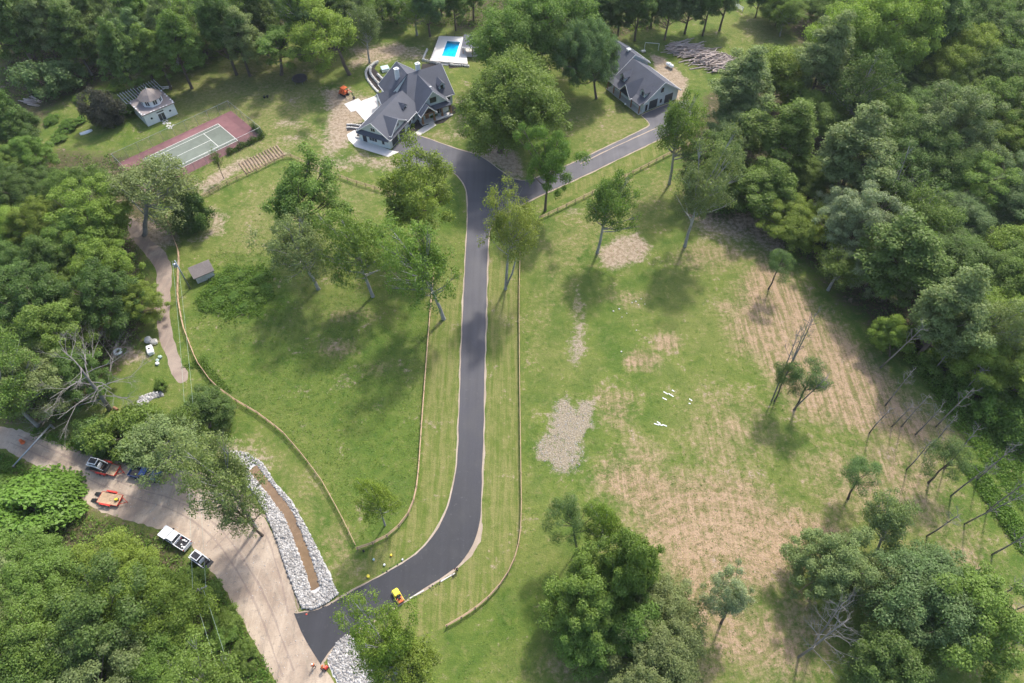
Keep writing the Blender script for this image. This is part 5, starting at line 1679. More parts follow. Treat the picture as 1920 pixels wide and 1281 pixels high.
# loose asphalt crumbs along the new edge
rubble('edge_crumbs', [[(768, 1124), (800, 1104), (856, 1072), (858, 1076), (804, 1110), (772, 1129)], [(566, 1145), (600, 1138), (690, 1088), (770, 1043), (772, 1046), (690, 1092), (602, 1143)]], 36, .13, 6, 'dark crumbs of asphalt along the fresh edge of the driveway')
bpy.data.objects['edge_crumbs'].data.materials[0] = M['asphalt']

# meadow tufts: dry stalks and fresh grass clumps
TAN1 = [(1115, 900), (1150, 860), (1250, 885), (1400, 895), (1480, 950), (1570, 985), (1545, 1045), (1450, 1085), (1420, 1130), (1390, 1180), (1310, 1180), (1250, 1150), (1250, 1080), (1190, 970)]
TAN2 = [(1365, 610), (1385, 540), (1430, 470), (1470, 500), (1510, 560), (1600, 640), (1700, 740), (1790, 810), (1740, 840), (1650, 815), (1560, 800), (1480, 760), (1430, 680), (1380, 650)]
MEAD = [(985, 420), (1120, 390), (1300, 470), (1370, 560), (1440, 690), (1560, 820), (1760, 840), (1900, 1060), (1919, 1281), (850, 1281), (985, 1050)]
scatter('straw_stubble', [TAN1, TAN2], 5200, .15, .12, 'straw', 21, 5, 'short dry straw stubble on the mown meadow')
scatter('meadow_grass', [MEAD], 4200, .22, .14, 'lush', 22, 4, 'fresh grass clumps scattered over the meadow')
scatter('paddock_grass', [[(350, 600), (400, 480), (560, 330), (800, 480), (800, 720), (780, 940), (680, 1015), (600, 890), (440, 740), (360, 650)]], 5200, .26, .16, 'lush', 23, 4, 'fresh grass clumps scattered over the paddock')

# ------------------------------------------------------------------ vehicles and machines
def wheel(parent, x, y, r, w, rim='steel', name='wheel'):
    m = MB(); m.tube([(x, y - w / 2, r), (x, y - w / 2 + .02, r), (x, y + w / 2 - .02, r), (x, y + w / 2, r)], [r * .86, r, r, r * .86], 16)
    o = m.build(name, M['black'], parent)
    s = 1 if y > 0 else -1
    m = MB(); m.tube([(x, y + s * (w / 2 - .02), r), (x, y + s * (w / 2 + .012), r)], [r * .6, r * .55], 12); m.build('rim', M[rim], o)
    return o


def pickup(px, py, toward, paint_, label, load=False):
    c, q = G(*px_(px, py)), G(*toward)
    e = empty('pickup_truck', (c.x, c.y, .02), math.atan2(q.y - c.y, q.x - c.x), label, 'pickup truck')
    W = .98
    m = MB()
    # sills, bonnet, cab base, bed sides
    prof = [(-2.85, .52), (2.7, .52), (2.88, .70), (2.86, .98), (2.70, 1.08), (1.25, 1.16), (-.72, 1.16), (-.72, .52)]
    n = len(prof)
    vs = [(x, -W if z > .6 else -W + .05, z) for x, z in prof] + [(x, W if z > .6 else W - .05, z) for x, z in prof]
    m.add(vs, [tuple(range(n)), tuple(range(2 * n - 1, n - 1, -1))] + [(i, i + n, (i + 1) % n + n, (i + 1) % n) for i in range(n)])
    m.box(-2.85, -.72, -W, -W + .09, .55, 1.18); m.box(-2.85, -.72, W - .09, W, .55, 1.18)
    m.box(-2.85, -2.76, -W + .09, W - .09, .55, 1.16); m.box(-.80, -.72, -W + .09, W - .09, .55, 1.16)
    B = m.build('body', M[paint_], e)
    m = MB(); m.box(-2.76, -.80, -W + .09, W - .09, .56, .64); m.build('bed_floor', M['black_metal'], e)
    m = MB()
    lo = [(-.70, -W + .06, 1.16), (1.22, -W + .06, 1.16), (1.22, W - .06, 1.16), (-.70, W - .06, 1.16)]
    hi = [(-.52, -W + .22, 1.80), (.55, -W + .22, 1.80), (.55, W - .22, 1.80), (-.52, W - .22, 1.80)]
    m.hexa(lo + hi); m.build('cabin_glass', M['glass'], e)
    m = MB(); m.bbox(-.58, .62, -W + .18, W - .18, 1.80, 1.88, .05)
    for s in (-1, 1):
        for x0, x1 in ((1.2, .56), (.15, .05), (-.68, -.52)):
            m.tube([(x0, s * (W - .055), 1.16), (x1, s * (W - .2), 1.81)], .045, 5)
    m.build('roof', M[paint_], e)
    for s in (-1, 1):
        m = MB(); m.bbox(1.0, 1.25, s * W - (.0 if s > 0 else .22), s * W + (.22 if s > 0 else .0), 1.15, 1.36, .03); m.build('mirror', M['black'], e)
        m = MB(); m.box(2.80, 2.90, s * .66 - .2, s * .66 + .2, .80, .98); m.build('headlight', M['plastic_white'], e)
        m = MB(); m.box(-2.90, -2.84, s * .88 - .08, s * .88 + .08, .70, 1.05); m.build('tail_light', M['red_paint'], e)
        for x in (1.85, -1.85): wheel(e, x, s * .86, .39, .27)
    m = MB(); m.bbox(2.80, 3.0, -W + .05, W - .05, .45, .68, .04); m.build('bumper', M['steel'], e)
    m = MB(); m.bbox(-3.02, -2.85, -W + .05, W - .05, .45, .66, .04); m.build('bumper', M['steel'], e)
    m = MB(); m.box(2.86, 2.92, -.42, .42, .72, .95); m.build('grille', M['black'], e)
    return e


def px_(x, y): return (x, y)


def skid_steer(x, y, toward, label, z=.02, raised=False):
    c, q = G(x, y), G(*toward)
    e = empty('skid_steer_loader', (c.x, c.y, z), math.atan2(q.y - c.y, q.x - c.x), label, 'loader')
    for s in (-1, 1):
        m = MB(); pr = [(-1.15, .25), (-1.0, .05), (.85, .05), (1.05, .25), (1.0, .55), (.7, .68), (-.9, .68), (-1.15, .5)]
        n = len(pr); y0, y1 = sorted((s * .55, s * .88))
        m.add([(a, y0, b_) for a, b_ in pr] + [(a, y1, b_) for a, b_ in pr], [tuple(range(n)), tuple(range(2 * n - 1, n - 1, -1))] + [(i, i + n, (i + 1) % n + n, (i + 1) % n) for i in range(n)])
        m.build('track', M['black'], e)
        m = MB(); m.tube([(-1.2, s * .72, 1.55), (-.2, s * .74, 1.6), (1.1, s * .74, 1.05), (1.55, s * .72, .45)], .09, 6); m.build('lift_arm', M['white_car'], e)
    m = MB(); m.bbox(-1.2, .7, -.54, .54, .3, 1.15, .06); m.bbox(-1.3, -.7, -.5, .5, .5, 1.55, .06); m.build('body', M['white_car'], e)
    for a, b_ in ((-.72, -.5), (-.72, .5), (.62, -.5), (.62, .5)):
        m = MB(); m.box(a - .05, a + .05, b_ - .05, b_ + .05, 1.1, 2.05); m.build('cab_post', M['black_metal'], e)
    m = MB(); m.box(-.6, .55, -.44, .44, 1.1, 2.0); m.build('cab_glass', M['glass'], e)
    m = MB(); m.bbox(-.85, .75, -.62, .62, 2.05, 2.15, .04); R_ = m.build('roof', M['white_car'], e)
    m = MB(); m.bbox(-.72, .62, -.48, .48, 2.15, 2.19, .02); m.build('roof_panel', M['black_metal'], R_)
    m = MB(); pr = [(1.35, .12), (2.05, .02), (2.1, .08), (1.5, .2), (1.48, .75), (1.35, .75)]
    n = len(pr)
    m.add([(a, -.95, b_) for a, b_ in pr] + [(a, .95, b_) for a, b_ in pr], [tuple(range(n)), tuple(range(2 * n - 1, n - 1, -1))] + [(i, i + n, (i + 1) % n + n, (i + 1) % n) for i in range(n)])
    m.build('bucket', M['black_metal'], e)
    return e


def trailer(x, y, toward, L_, label, ramps=True):
    c, q = G(x, y), G(*toward)
    e = empty('flatbed_trailer', (c.x, c.y, .02), math.atan2(q.y - c.y, q.x - c.x), label, 'trailer')
    h = L_ / 2
    for k in range(8):
        m = MB(); y0 = -.98 + k * .245; m.box(-h, h, y0, y0 + .225, .56, .62); m.build('deck_board', M['deck_wood'], e)
    m = MB(); m.box(-h, h, -1.04, -.99, .46, .66); m.box(-h, h, .99, 1.04, .46, .66); m.box(-h - .05, -h, -1.04, 1.04, .46, .66); m.box(h, h + .05, -1.04, 1.04, .46, .72); m.build('frame', M['red_paint'], e)
    m = MB(); m.tube([(h, -.7, .52), (h + 1.3, 0, .52)], .06, 5); m.tube([(h, .7, .52), (h + 1.3, 0, .52)], .06, 5); m.tube([(h + 1.2, 0, 0), (h + 1.2, 0, .7)], .04, 5); m.build('tongue', M['red_paint'], e)
    for s in (-1, 1):
        m = MB(); pr = [(-1.05, .62), (-.85, .86), (.85, .86), (1.05, .62), (.95, .6), (.8, .8), (-.8, .8), (-.95, .6)]
        n = len(pr); y0, y1 = sorted((s * 1.06, s * 1.36))
        m.add([(a - .3, y0, b_) for a, b_ in pr] + [(a - .3, y1, b_) for a, b_ in pr], [tuple(range(n)), tuple(range(2 * n - 1, n - 1, -1))] + [(i, i + n, (i + 1) % n + n, (i + 1) % n) for i in range(n)])
        m.build('fender', M['red_paint'], e)
        for a in (-.72, .12): wheel(e, a, s * 1.2, .36, .24)
        if ramps:
            m = MB()
            y0 = s * .6
            m.hexa([(-h - 1.5, y0 - .28, .02), (-h - .05, y0 - .28, .50), (-h - .05, y0 + .28, .50), (-h - 1.5, y0 + .28, .02), (-h - 1.5, y0 - .28, .08), (-h - .05, y0 - .28, .56), (-h - .05, y0 + .28, .56), (-h - 1.5, y0 + .28, .08)])
            m.build('ramp', M['black_metal'], e)
    return e


wt = pickup(331, 1013, (304, 996), 'white_car', 'white pickup truck with tools piled in its bed on the dirt road')
rr = random.Random(3)
for k in range(9):     # clutter in the bed, each piece loose
    m = MB(); s_ = rr.uniform(.18, .4); m.bbox(-s_ / 2, s_ / 2, -s_ * .35, s_ * .35, 0, s_ * rr.uniform(.5, .9), .03)
    mt, nm, lb = rr.choice([('red_paint', 'tool_box', 'red'), ('deck_wood', 'wooden_crate', 'brown wooden'), ('black', 'tool_bag', 'black'), ('plastic_white', 'plastic_tub', 'white')])
    o = m.build(nm, M[mt])
    lx, ly = -2.5 + (k % 5) * .4, -.5 + (k // 5) * .8 + rr.uniform(-.15, .15)
    w_ = Matrix.LocRotScale(wt.location, wt.rotation_euler, None) @ Vector((lx, ly, .645))
    o.location = w_; o.rotation_euler = (0, 0, rr.uniform(0, 3))
    tag(o, f'{lb} {nm.replace("_", " ")} in the bed of the white pickup truck', nm.split('_')[1], 'tools in the pickup bed', 'thing')
pickup(276, 893, (306, 899), 'blue_car', 'dark blue pickup truck hitched to a trailer on the dirt road')
skid_steer(376, 1051, (392, 1062), 'small white loader with black bucket behind the white pickup truck')
trailer(201, 881, (236, 889), 4.6, 'red trailer carrying a loader behind the blue pickup truck')
skid_steer(188, 878, (215, 884), 'white tracked loader standing on the red trailer', z=.64)
trailer(209, 938, (236, 943), 3.8, 'empty red trailer with wooden deck and lowered ramps')
tp_ = G(222, 941)
e = empty('plate_compactor', (tp_.x, tp_.y, .64), .4, 'small yellow plate compactor on the empty trailer deck', 'compactor')
m = MB(); m.bbox(-.35, .35, -.25, .25, 0, .12, .03); m.build('plate', M['black_metal'], e)
m = MB(); m.bbox(-.2, .25, -.18, .18, .12, .5, .04); m.build('engine', M['yellow_paint'], e)
m = MB(); m.tube([(-.2, -.18, .3), (-.8, -.18, .85), (-.8, .18, .85), (-.2, .18, .3)], .025, 5); m.build('handle', M['black_metal'], e)

# road roller on the fresh asphalt
rc_, rq = G(747, 1120), G(740, 1108)
e = empty('road_roller', (rc_.x, rc_.y, .052), math.atan2(rq.y - rc_.y, rq.x - rc_.x), 'small yellow and red road roller working on the fresh asphalt', 'road roller')
e.scale = (.86, .86, .86)
for x, nm in ((.85, 'drum'), (-.85, 'drum')):
    m = MB(); m.tube([(x, -.55, .36), (x, .55, .36)], .36, 20); m.build(nm, M['steel'], e, False)
m = MB(); m.bbox(.05, 1.35, -.52, .52, .55, 1.15, .08); m.build('bonnet', M['yellow_paint'], e)
m = MB(); m.box(-1.35, 1.35, -.66, -.58, .4, .62); m.box(-1.35, 1.35, .58, .66, .4, .62); m.build('frame', M['yellow_paint'], e)
m = MB(); m.bbox(-1.4, -.45, -.5, .5, .6, .98, .06); m.build('rear_body', M['orange_paint'], e)
m = MB(); m.bbox(-.75, -.35, -.25, .25, .98, 1.1, .03); m.bbox(-.85, -.72, -.25, .25, 1.0, 1.45, .03); m.build('seat', M['black'], e)
m = MB(); m.tube([(.0, 0, 1.0), (-.12, 0, 1.3)], .03, 5); m.lathe([(.16, 0), (.18, .02), (.16, .04)], 12, (-.12, 0, 1.3)); m.build('steering_wheel', M['black'], e)


# ------------------------------------------------------------------ people
def skin_mesh(name, joints, edges, radii, mat_, parent, root=0, sub=1):
    me = bpy.data.meshes.new(name)
    me.from_pydata(joints, edges, [])
    me.materials.append(mat_)
    o = link(name, me, parent)
    md = o.modifiers.new('skin', 'SKIN'); md.use_smooth_shade = True
    for i, rd in enumerate(radii):
        sv = me.skin_vertices[0].data[i]
        sv.radius = rd if isinstance(rd, tuple) else (rd, rd)
        sv.use_root = (i == root)
    sd = o.modifiers.new('sub', 'SUBSURF'); sd.levels = sub; sd.render_levels = sub
    return o


def person(loc, rz, label, top, legs, hat=None, bend=0.0, reach=(.25, .25), stride=.18, arms_fwd=.35):
    e = empty('person', loc, rz, label, 'person')
    B = lambda x, y, z: (x + math.sin(bend) * max(0, z - .95), y, .95 + (z - .95) * math.cos(bend) if z > .95 else z)
    J = [B(0, 0, .95), B(0, 0, 1.2), B(0, 0, 1.42), B(.01, 0, 1.53), B(.02, 0, 1.68), B(.03, 0, 1.74)]
    Ed = [(0, 1), (1, 2), (2, 3), (3, 4), (4, 5)]
    R_ = [(.15, .13), (.15, .12), (.17, .12), .055, .10, .07]
    for s in (-1, 1):
        i = len(J)
        J += [(0.0, s * .10, .88), (s * stride * .5 + .04, s * .11, .50), (s * stride, s * .11, .09), (s * stride + .17, s * .12, .04)]
        Ed += [(0, i), (i, i + 1), (i + 1, i + 2), (i + 2, i + 3)]
        R_ += [.10, .07, .05, .045]
        j = len(J)
        sh_ = B(0, s * .19, 1.40)
        el_ = (sh_[0] + arms_fwd * .35, sh_[1] + s * .07, sh_[2] - .27)
        ha_ = (el_[0] + arms_fwd * .6, el_[1] - s * .05, el_[2] - .16)
        J += [sh_, el_, ha_]
        Ed += [(2, j), (j, j + 1), (j + 1, j + 2)]
        R_ += [.06, .045, .035]
        for k in range(5):
            f = len(J)
            off = (k - 2) * .018
            J += [(ha_[0] + .05, ha_[1] + off, ha_[2] - .03), (ha_[0] + .08, ha_[1] + off * 1.2, ha_[2] - .07)]
            Ed += [(j + 2, f), (f, f + 1)]
            R_ += [.012, .009]
    skin_mesh('body', J, Ed, R_, M['skin'], e)
    tj = [J[0], J[1], J[2], J[3]]; te = [(0, 1), (1, 2), (2, 3)]; trd = [(.175, .15), (.175, .145), (.19, .145), .07]
    arm_ids = [6 + 4, 6 + 4 + 3 + 10 + 4]
    for a in arm_ids:
        n_ = len(tj); tj += [J[a], J[a + 1]]; te += [(2, n_), (n_, n_ + 1)]; trd += [.075, .06]
    skin_mesh('jacket', tj, te, trd, M[top], e)
    lj = [J[0]]; le = []; lr = [(.165, .145)]
    for a in (6, 6 + 4 + 3 + 10):
        n_ = len(lj); lj += [J[a], J[a + 1], J[a + 2]]; le += [(0, n_), (n_, n_ + 1), (n_ + 1, n_ + 2)]; lr += [.115, .085, .065]
    skin_mesh('trousers', lj, le, lr, M[legs], e)
    h = J[4]
    m = MB(); m.lathe([(.118, -.02), (.13, .0), (.115, .07), (.06, .13), (.01, .14)], 12, (h[0], h[1], h[2] + .03)); m.build('hard_hat' if hat else 'hair', M[hat or 'black'], e, True)
    m = MB(); m.lathe([(.012, 0), (.016, .02), (.008, .045)], 6, (h[0] + .10, h[1], h[2] - .03)); m.build('nose', M['skin'], e)
    return e


p = G(590, 1251)
person((p.x, p.y, .012), 2.4, 'worker in orange jacket standing alone on the dirt road', 'hivis', 'denim', 'plastic_white')
p = G(606, 1257)
person((p.x, p.y, .012), .9, 'worker in orange jacket pushing a red tamper at the driveway mouth', 'hivis', 'dark_cloth', 'orange_paint', bend=.45, arms_fwd=.5)
p2 = G(612, 1253)
e = empty('tamping_machine', (p2.x, p2.y, .012), .9, 'red tamping machine on the verge at the driveway mouth', 'tamper')
m = MB(); m.bbox(-.35, .35, -.3, .3, 0, .14, .04); m.build('plate', M['black_metal'], e)
m = MB(); m.bbox(-.28, .3, -.24, .24, .14, .62, .06); m.build('engine', M['red_paint'], e)
m = MB(); m.tube([(-.25, -.2, .4), (-.75, -.2, .95), (-.75, .2, .95), (-.25, .2, .4)], .025, 5); m.build('handle', M['black_metal'], e)
p = G(858, 1071)
person((p.x, p.y, .012), 3.6, 'worker in dark clothes bending at the outer edge of the bend', 'dark_cloth', 'dark_cloth', None, bend=.6, arms_fwd=.5)
a, c = G(768, 1122, .03), G(794, 1107, .03)
for (q0, q1, lab) in (((767, 1123), (795, 1107), 'pale edging board lying beside the road roller'), ((826, 1091), (853, 1075), 'pale edging board lying beside the bending worker')):
    a, c = G(*q0), G(*q1); d = c - a
    m = MB(); m.bbox(0, d.length, -.09, .09, 0, .05, .01); o = m.build('edging_board', M['pale_slab']); o.location = (a.x, a.y, .055); o.rotation_euler = (0, 0, math.atan2(d.y, d.x)); tag(o, lab, 'board', kind='thing')
ht = G(575, 1152)
e = empty('hand_tamper', (ht.x, ht.y, .055), .3, 'red hand tamper lying on the asphalt beside the rubble', 'tamper')
m = MB(); m.bbox(-.13, .13, -.13, .13, 0, .06, .02); m.build('foot', M['red_paint'], e)
m = MB(); m.tube([(0, 0, .08), (.7, .5, .12)], .03, 6); m.build('handle', M['fence_wood'], e)


# buckets, jugs and bags on the verge
def vessel(px, name, mt, label, r=.28, h=.55, lid=None):
    r, h = r * .8, h * .8
    p = G(*px)
    e = empty(name, (p.x, p.y, 0), 0, label, name.split('_')[-1])
    m = MB(); m.lathe([(r * .85, 0), (r, h * .15), (r, h * .85), (r * .92, h)], 14); m.build('body', M[mt], e, True)
    m = MB(); m.lathe([(r * .98, h), (r * .98, h + .06), (r * .4, h + .10)], 14); m.build('lid', M[lid or mt], e)
    m = MB(); m.tube([(-r, 0, h * .8), (-r * .9, 0, h + .2), (0, 0, h + .3), (r * .9, 0, h + .2), (r, 0, h * .8)], .018, 5); m.build('handle', M['black_metal'], e)


vessel((691, 1082), 'water_cooler', 'yellow_paint', 'round yellow water cooler on the grass verge', .3, .55)
vessel((721, 1060), 'plastic_bucket', 'plastic_white', 'white bucket on the grass verge beside the driveway', .22, .35)
vessel((701, 1050), 'plastic_bucket', 'cooler_teal', 'pale blue bucket on the grass verge', .22, .35)
vessel((734, 1042), 'fuel_can', 'orange_paint', 'orange fuel can on the grass verge', .24, .36, 'yellow_paint')
vessel((682, 1034), 'plastic_bucket', 'black', 'black bucket near the paddock fence corner', .22, .35)
vessel((755, 1050), 'plastic_bucket', 'white_trim', 'small white bucket at the inner edge of the bend', .2, .3)

# ------------------------------------------------------------------ yard things
tp = G(563, 152)
e = empty('trampoline', (tp.x, tp.y, 0), 0, 'round black trampoline on the far lawn under the trees', 'trampoline')
m = MB(); m.lathe([(2.0, .86), (2.0, .88)], 28); m.build('mat', M['black'], e)
m = MB(); pts = [(2.15 * math.cos(k * math.pi / 14), 2.15 * math.sin(k * math.pi / 14), .88) for k in range(29)]; m.tube(pts, .10, 6, False); m.build('rim_pad', M['dark_frame'], e)
for k in range(6):
    a = k * math.pi / 3; m = MB(); m.tube([(2.1 * math.cos(a), 2.1 * math.sin(a), 0), (2.1 * math.cos(a), 2.1 * math.sin(a), .85)], .04, 6); m.build('leg', M['steel'], e)
# excavator
ex = G(*q8(310, 330))
e = empty('mini_excavator', (ex.x, ex.y, .01), math.radians(-38), 'orange mini excavator with its arm over the terrace slab', 'excavator')
for s in (-1, 1):
    m = MB(); pr = [(-1.1, .2), (-.95, .03), (.95, .03), (1.1, .2), (1.1, .38), (.95, .5), (-.95, .5), (-1.1, .38)]; n = 8; y0, y1 = sorted((s * .5, s * .85))
    m.add([(a, y0, b_) for a, b_ in pr] + [(a, y1, b_) for a, b_ in pr], [tuple(range(n)), tuple(range(2 * n - 1, n - 1, -1))] + [(i, i + n, (i + 1) % n + n, (i + 1) % n) for i in range(n)]); m.build('track', M['black'], e)
m = MB(); m.bbox(-1.1, .7, -.8, .8, .6, 1.15, .08); m.bbox(-1.25, -.5, -.8, .8, .8, 1.45, .1); m.build('body', M['orange_paint'], e)
for a, b_ in ((-.45, -.6), (-.45, .6), (.6, -.6), (.6, .6)):
    m = MB(); m.box(a - .04, a + .04, b_ - .04, b_ + .04, 1.1, 2.3); m.build('canopy_post', M['black_metal'], e)
m = MB(); m.bbox(-.7, .85, -.78, .78, 2.3, 2.42, .06); m.build('canopy', M['orange_paint'], e)
m = MB(); m.tube([(.7, .2, 1.0), (1.7, .2, 2.3), (3.0, .2, 1.9)], [.14, .16, .12], 6); m.build('boom', M['red_paint'], e)
m = MB(); m.tube([(3.0, .2, 1.95), (3.45, .2, .7)], [.12, .09], 6); m.build('stick', M['black_metal'], e)
m = MB(); m.bbox(3.2, 3.75, -.1, .5, .2, .7, .08); m.build('bucket', M['black_metal'], e)
m = MB(); m.bbox(-1.6, -1.45, -.85, .85, .1, .55, .03); m.build('dozer_blade', M['orange_paint'], e)
# covered hot tub behind the boulder rows
ht = G(*q5(440, 385))
e = empty('hot_tub', (ht.x, ht.y, .02), .4, 'square hot tub with pale blue cover behind the boulder rows', 'hot tub')
m = MB(); m.bbox(-1.1, 1.1, -1.0, 1.0, 0, .85, .15); m.build('shell', M['white_paint'], e)
m = MB(); m.bbox(-1.15, 1.15, -1.05, 1.05, .85, .97, .06); m.build('cover', M['cooler_teal'], e)
for i, (x, y, lab) in enumerate(((496, 184, 'left'), (502, 183, 'right'))):
    p = G(x, y); e = empty('planter', (p.x, p.y, 0), i, 'small black planter standing on the far lawn', 'planter', 'pair of black planters')
    m = MB(); m.lathe([(.22, 0), (.34, .5), (.36, .55), (.3, .55)], 12); m.build('pot', M['black'], e)
    m = MB(); m.lathe([(.29, .45), (.2, .5)], 10); m.build('soil', M['mulch'], e)
# sports goal, gas tank, lamp
ga, gb = G(1208, 93), G(1234, 95)
e = empty('goal_frame', (ga.x, ga.y, 0), 0, 'white pipe goal frame on the grass behind the outbuilding', 'goal')
d = gb - ga
for q in (Vector(), d): m = MB(); m.tube([q, q + Vector((0, 0, 2.2))], .06, 6); m.build('post', M['white_paint'], e)
m = MB(); m.tube([Vector((0, 0, 2.2)), d + Vector((0, 0, 2.2))], .06, 6); m.build('crossbar', M['white_paint'], e)
nb = Vector((-d.y, d.x, 0)).normalized() * 1.6
for q in (Vector(), d): m = MB(); m.tube([q + Vector((0, 0, 2.2)), q + nb], .04, 5); m.build('back_stay', M['white_paint'], e)
gt = G(1255, 127)
e = empty('gas_tank', (gt.x, gt.y, 0), math.radians(-50), 'white capsule gas tank on the bare strip behind the outbuilding', 'gas tank')
m = MB(); m.tube([(-1.35, 0, .8), (-1.25, 0, .8), (-1.0, 0, .8), (1.0, 0, .8), (1.25, 0, .8), (1.35, 0, .8)], [.15, .38, .55, .55, .38, .15], 16); m.build('tank', M['plastic_white'], e, True)
m = MB(); m.lathe([(.2, 1.3), (.2, 1.5), (.12, 1.55)], 10); m.build('dome', M['plastic_white'], e)
for x in (-.8, .8): m = MB(); m.box(x - .1, x + .1, -.4, .4, 0, .4); m.build('foot', M['concrete'], e)
p = G(1206, 99); e = empty('garden_cart', (p.x, p.y, 0), .3, 'small pale garden cart at the corner of the outbuilding', 'cart')
m = MB(); m.bbox(-.6, .6, -.4, .4, .35, .75, .05); m.build('tray', M['tarp'], e); wheel(e, .3, .42, .22, .1); wheel(e, .3, -.42, .22, .1)
m = MB(); m.tube([(-.6, -.2, .6), (-1.2, -.2, .8), (-1.2, .2, .8), (-.6, .2, .6)], .03, 5); m.build('handle', M['steel'], e)
p = G(1171.5, 201.5); e = empty('garden_lamp', (p.x, p.y, 0), 0, 'short garden lamp with white globe on the lawn before the outbuilding', 'lamp')
m = MB(); m.tube([(0, 0, 0), (0, 0, .8)], .05, 6); m.build('post', M['black_metal'], e)
m = MB(); m.lathe([(.08, .8), (.25, .95), (.28, 1.1), (.2, 1.28), (.04, 1.35)], 12); m.build('globe', M['plastic_white'], e, True)


# log heaps
def log_heap(px0, px1, width, n, label, height, seed, lens=(3.5, 7), ang=0.0):
    r = random.Random(seed)
    a, b_ = G(*px0), G(*px1)
    d = b_ - a; L_ = d.length; d.normalize(); nn = Vector((-d.y, d.x, 0))
    e = empty('log_pile', (a.x, a.y, 0), 0, label, 'log pile')
    meshes = []
    for k in range(5):
        m = MB(); m.tube([(-.5, 0, 0), (-.2, r.uniform(-.01, .01), 0), (.2, r.uniform(-.015, .015), 0), (.5, 0, 0)], [1, .95, .85, .7], 7); meshes.append(m.mesh('log', M['log']))
    for k in range(n):
        t_ = r.random(); w = r.gauss(0, .28) * width
        lay = max(0, height * (1 - (abs(w) / (width * .75)) ** 1.5)) * (1 - (2 * t_ - 1) ** 4)
        rad = r.uniform(.09, .20)
        p = d * (t_ * L_) + nn * w
        o = link('log', meshes[k % 5], e)
        o.location = (p.x, p.y, rad + lay * r.random())
        ln = r.uniform(*lens)
        o.scale = (ln, rad, rad)
        o.rotation_euler = (r.uniform(0, 6), r.uniform(-.18, .18), math.atan2(nn.y, nn.x) + ang + r.gauss(0, .32))
    return e


log_heap((1264, 84), (1364, 132), 7.0, 290, 'long heap of weathered grey logs on the grass beyond the outbuilding', 1.8, 1, ang=-.5)
log_heap((1362, 106), (1380, 124), 2.4, 26, 'small heap of logs beside the long log heap', .6, 2, (3, 5), ang=-1.2)
log_heap((44, 186), (70, 194), 2.5, 16, 'few pale logs lying on the lawn near the far wood', .4, 3, (3, 4.5), ang=-1.4)
wf0 = G(1376, 12); wf1 = G(1392, 22)
e = empty('paddock_gate', (wf0.x, wf0.y, 0), math.atan2(wf1.y - wf0.y, wf1.x - wf0.x), 'white slatted gate at the far end of the glade', 'gate')
gl_ = (wf1 - wf0).length
for k in range(4): m = MB(); m.box(0, gl_, -.03, .03, .35 + k * .3, .47 + k * .3); m.build('slat', M['white_paint'], e)
for x in (0, gl_ / 2, gl_): m = MB(); m.box(x - .07, x + .07, -.07, .07, 0, 1.5); m.build('post', M['white_paint'], e)
# overturned boat and boards
p = G(162, 249); e = empty('rowing_boat', (p.x, p.y, 0), math.radians(35), 'small white and green rowing boat upturned on the grass', 'boat')
m = MB(); secs = []
for k in range(9):
    x = -1.6 + k * .4; w = .62 * (1 - abs((k - 3.5) / 5.2) ** 2.2); secs.append([(x, -w, .02), (x, -w * .85, .28), (x, -w * .35, .48), (x, w * .35, .48), (x, w * .85, .28), (x, w, .02)])
vs = [q for s_ in secs for q in s_]; fs = [(i * 6 + j, i * 6 + j + 1, i * 6 + j + 7, i * 6 + j + 6) for i in range(8) for j in range(5)] + [tuple(range(5, -1, -1)), tuple(range(48, 54))]
m.add(vs, fs); m.build('hull', M['plastic_white'], e, True)
m = MB(); m.tube([(-1.6, -.05, .49), (1.6, -.05, .40)], .05, 5); m.build('keel', M['green_plastic'], e)
rr = random.Random(9)
for k in range(6):
    p = G(310 + rr.uniform(-6, 7), 167 + rr.uniform(-4, 4)); m = MB(); m.bbox(-1.0, 1.0, -.12, .12, 0, .04, .01); o = m.build('white_board', M['white_paint']); o.location = (p.x, p.y, .02 + k * .05); o.rotation_euler = (0, 0, rr.uniform(-.3, .9))
    tag(o, 'loose white board in the heap beside the summer house', 'board', 'boards beside the summer house', 'thing')
# clearing by the lane
p = G(222, 661); e = empty('painted_truck_tyre', (p.x, p.y, .0), 0, 'large tyre painted white lying on the bare clearing', 'tyre')
m = MB(); pts = [(.62 * math.cos(k * math.pi / 12), .62 * math.sin(k * math.pi / 12), .28) for k in range(25)]; m.tube(pts, .27, 10, False); m.build('ring', M['plastic_white'], e, True)
def sack(px, sc, mt, label, name='boulder', cat='boulder', seed=1):
    p = G(*px); me_ = stone_mesh(seed, 1, 1, 1, 9); me_.materials[0] = M[mt]
    o = link(name, me_); o.location = (p.x, p.y, sc[2] * .45); o.scale = sc; o.rotation_euler = (0, 0, seed); tag(o, label, cat, kind='thing')
sack((279, 640), (1.6, 1.5, 1.0), 'stone', 'broken pinkish-white boulder at the lane clearing', seed=2)
sack((290, 643), (1.7, 1.4, .9), 'tarp', 'cream boulder touching the broken pinkish one', seed=3)
sack((301, 671), (.9, .8, .6), 'green_plastic', 'grey-green stone nearest the gravel lane in the clearing', seed=4)
sack((296, 677), (.8, .7, .5), 'green_plastic', 'middle grey-green stone of the three in the clearing', seed=5)
sack((296, 683), (.9, .8, .55), 'plastic_white', 'palest small stone of the three in the clearing', seed=6)
p = G(283, 659); e = empty('water_tank', (p.x, p.y, 0), math.radians(-62), 'white plastic box tank on the grass of the clearing', 'tank')
m = MB(); m.bbox(-1.1, 1.1, -.6, .6, .05, .95, .18); m.build('shell', M['plastic_white'], e)
m = MB(); m.lathe([(.2, .95), (.2, 1.03), (.1, 1.05)], 12); m.build('cap', M['black'], e)
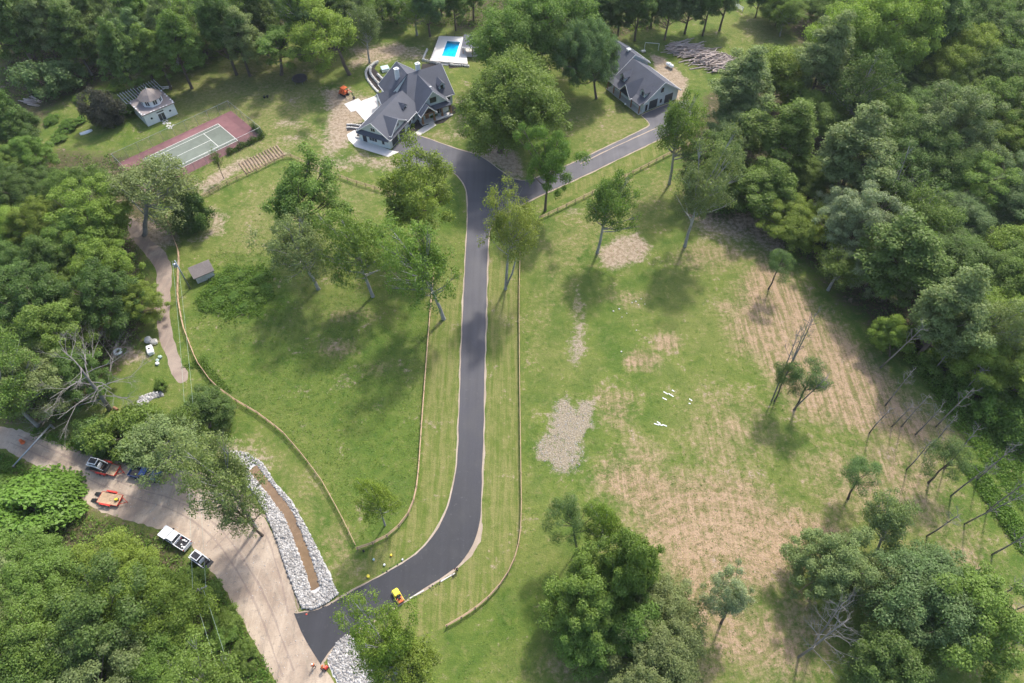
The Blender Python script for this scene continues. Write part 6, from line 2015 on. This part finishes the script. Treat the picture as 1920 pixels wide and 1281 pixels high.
m = MB(); m.box(-.9, -.7, -.5, .5, 0, .05); m.box(.7, .9, -.5, .5, 0, .05); m.build('skid', M['grey_wood'], e)
p = G(218, 768); m = MB(); m.tube([(-.5, 0, .3), (0, .03, .32), (.5, 0, .3)], [.3, .28, .27], 10); o = m.build('cut_log', M['timber']); o.location = (p.x, p.y, 0); o.rotation_euler = (0, 0, -.5); tag(o, 'short cut log with fresh pinkish end by the dead tree', 'log', kind='thing')
p = G(43, 830); e = empty('traffic_barrel', (p.x, p.y, .012), 0, 'orange traffic barrel on the dirt road beside the barrier pole', 'traffic barrel')
m = MB(); m.lathe([(.42, 0), (.42, .12), (.32, .12), (.30, .5), (.26, .95), (.2, 1.0)], 14); m.build('barrel', M['orange_paint'], e, True)
m = MB(); m.lathe([(.306, .3), (.298, .48)], 14); m.build('stripe', M['plastic_white'], e)
# white scraps in the meadow
rr = random.Random(4)
for k, (x, y, ln) in enumerate([(1248, 737, 1.6), (1258, 741, 1.9), (1246, 748, 1.5), (1262, 733, .9), (1295, 750, 1.1), (1293, 757, .6), (1231, 796, 1.6), (1238, 797, 1.4), (1246, 798, 1.5), (1235, 793, 1.2)]):
    p = G(x, y); m = MB(); ln *= .6; m.bbox(-ln / 2, ln / 2, -.09, .09, 0, .05, .01); o = m.build('white_plank', M['white_paint']); o.location = (p.x, p.y, .01 + .003 * k); o.rotation_euler = (0, 0, -.55 + rr.uniform(-.2, .2))
    tag(o, 'loose white plank lying in the open meadow', 'plank', 'white planks in the meadow', 'thing')
for k, (x, y) in enumerate([(1185, 568), (1197, 572), (1202, 561), (1175, 588), (1166, 595), (1161, 580), (1150, 584), (1192, 566), (1165, 660), (1209, 571), (1193, 620)]):
    p = G(x, y); o = link('white_stone', STONES[k % 5]); o.location = (p.x, p.y, .1); s_ = rr.uniform(.2, .4); o.scale = (s_, s_, s_ * .6); o.rotation_euler = (0, 0, k)
    tag(o, 'small white stone lying on the worn meadow track', 'stone', 'white stones on the meadow track', 'thing')
HAZE = .00008
# ------------------------------------------------------------------ summer haze
m = MB(); m.box(-4300, 4300, -4300, 4300, -1.0, 118)
t = bpy.data.materials.new('haze_air'); t.use_nodes = True
nt = t.node_tree
nt.nodes.remove(nt.nodes['Principled BSDF'])
pv = nt.nodes.new('ShaderNodeVolumePrincipled')
pv.inputs['Color'].default_value = (.86, .92, 1.0, 1)
pv.inputs['Density'].default_value = HAZE
pv.inputs['Anisotropy'].default_value = .25
nt.links.new(pv.outputs[0], nt.nodes['Material Output'].inputs['Volume'])
tag(m.build('haze', t), kind='stuff')
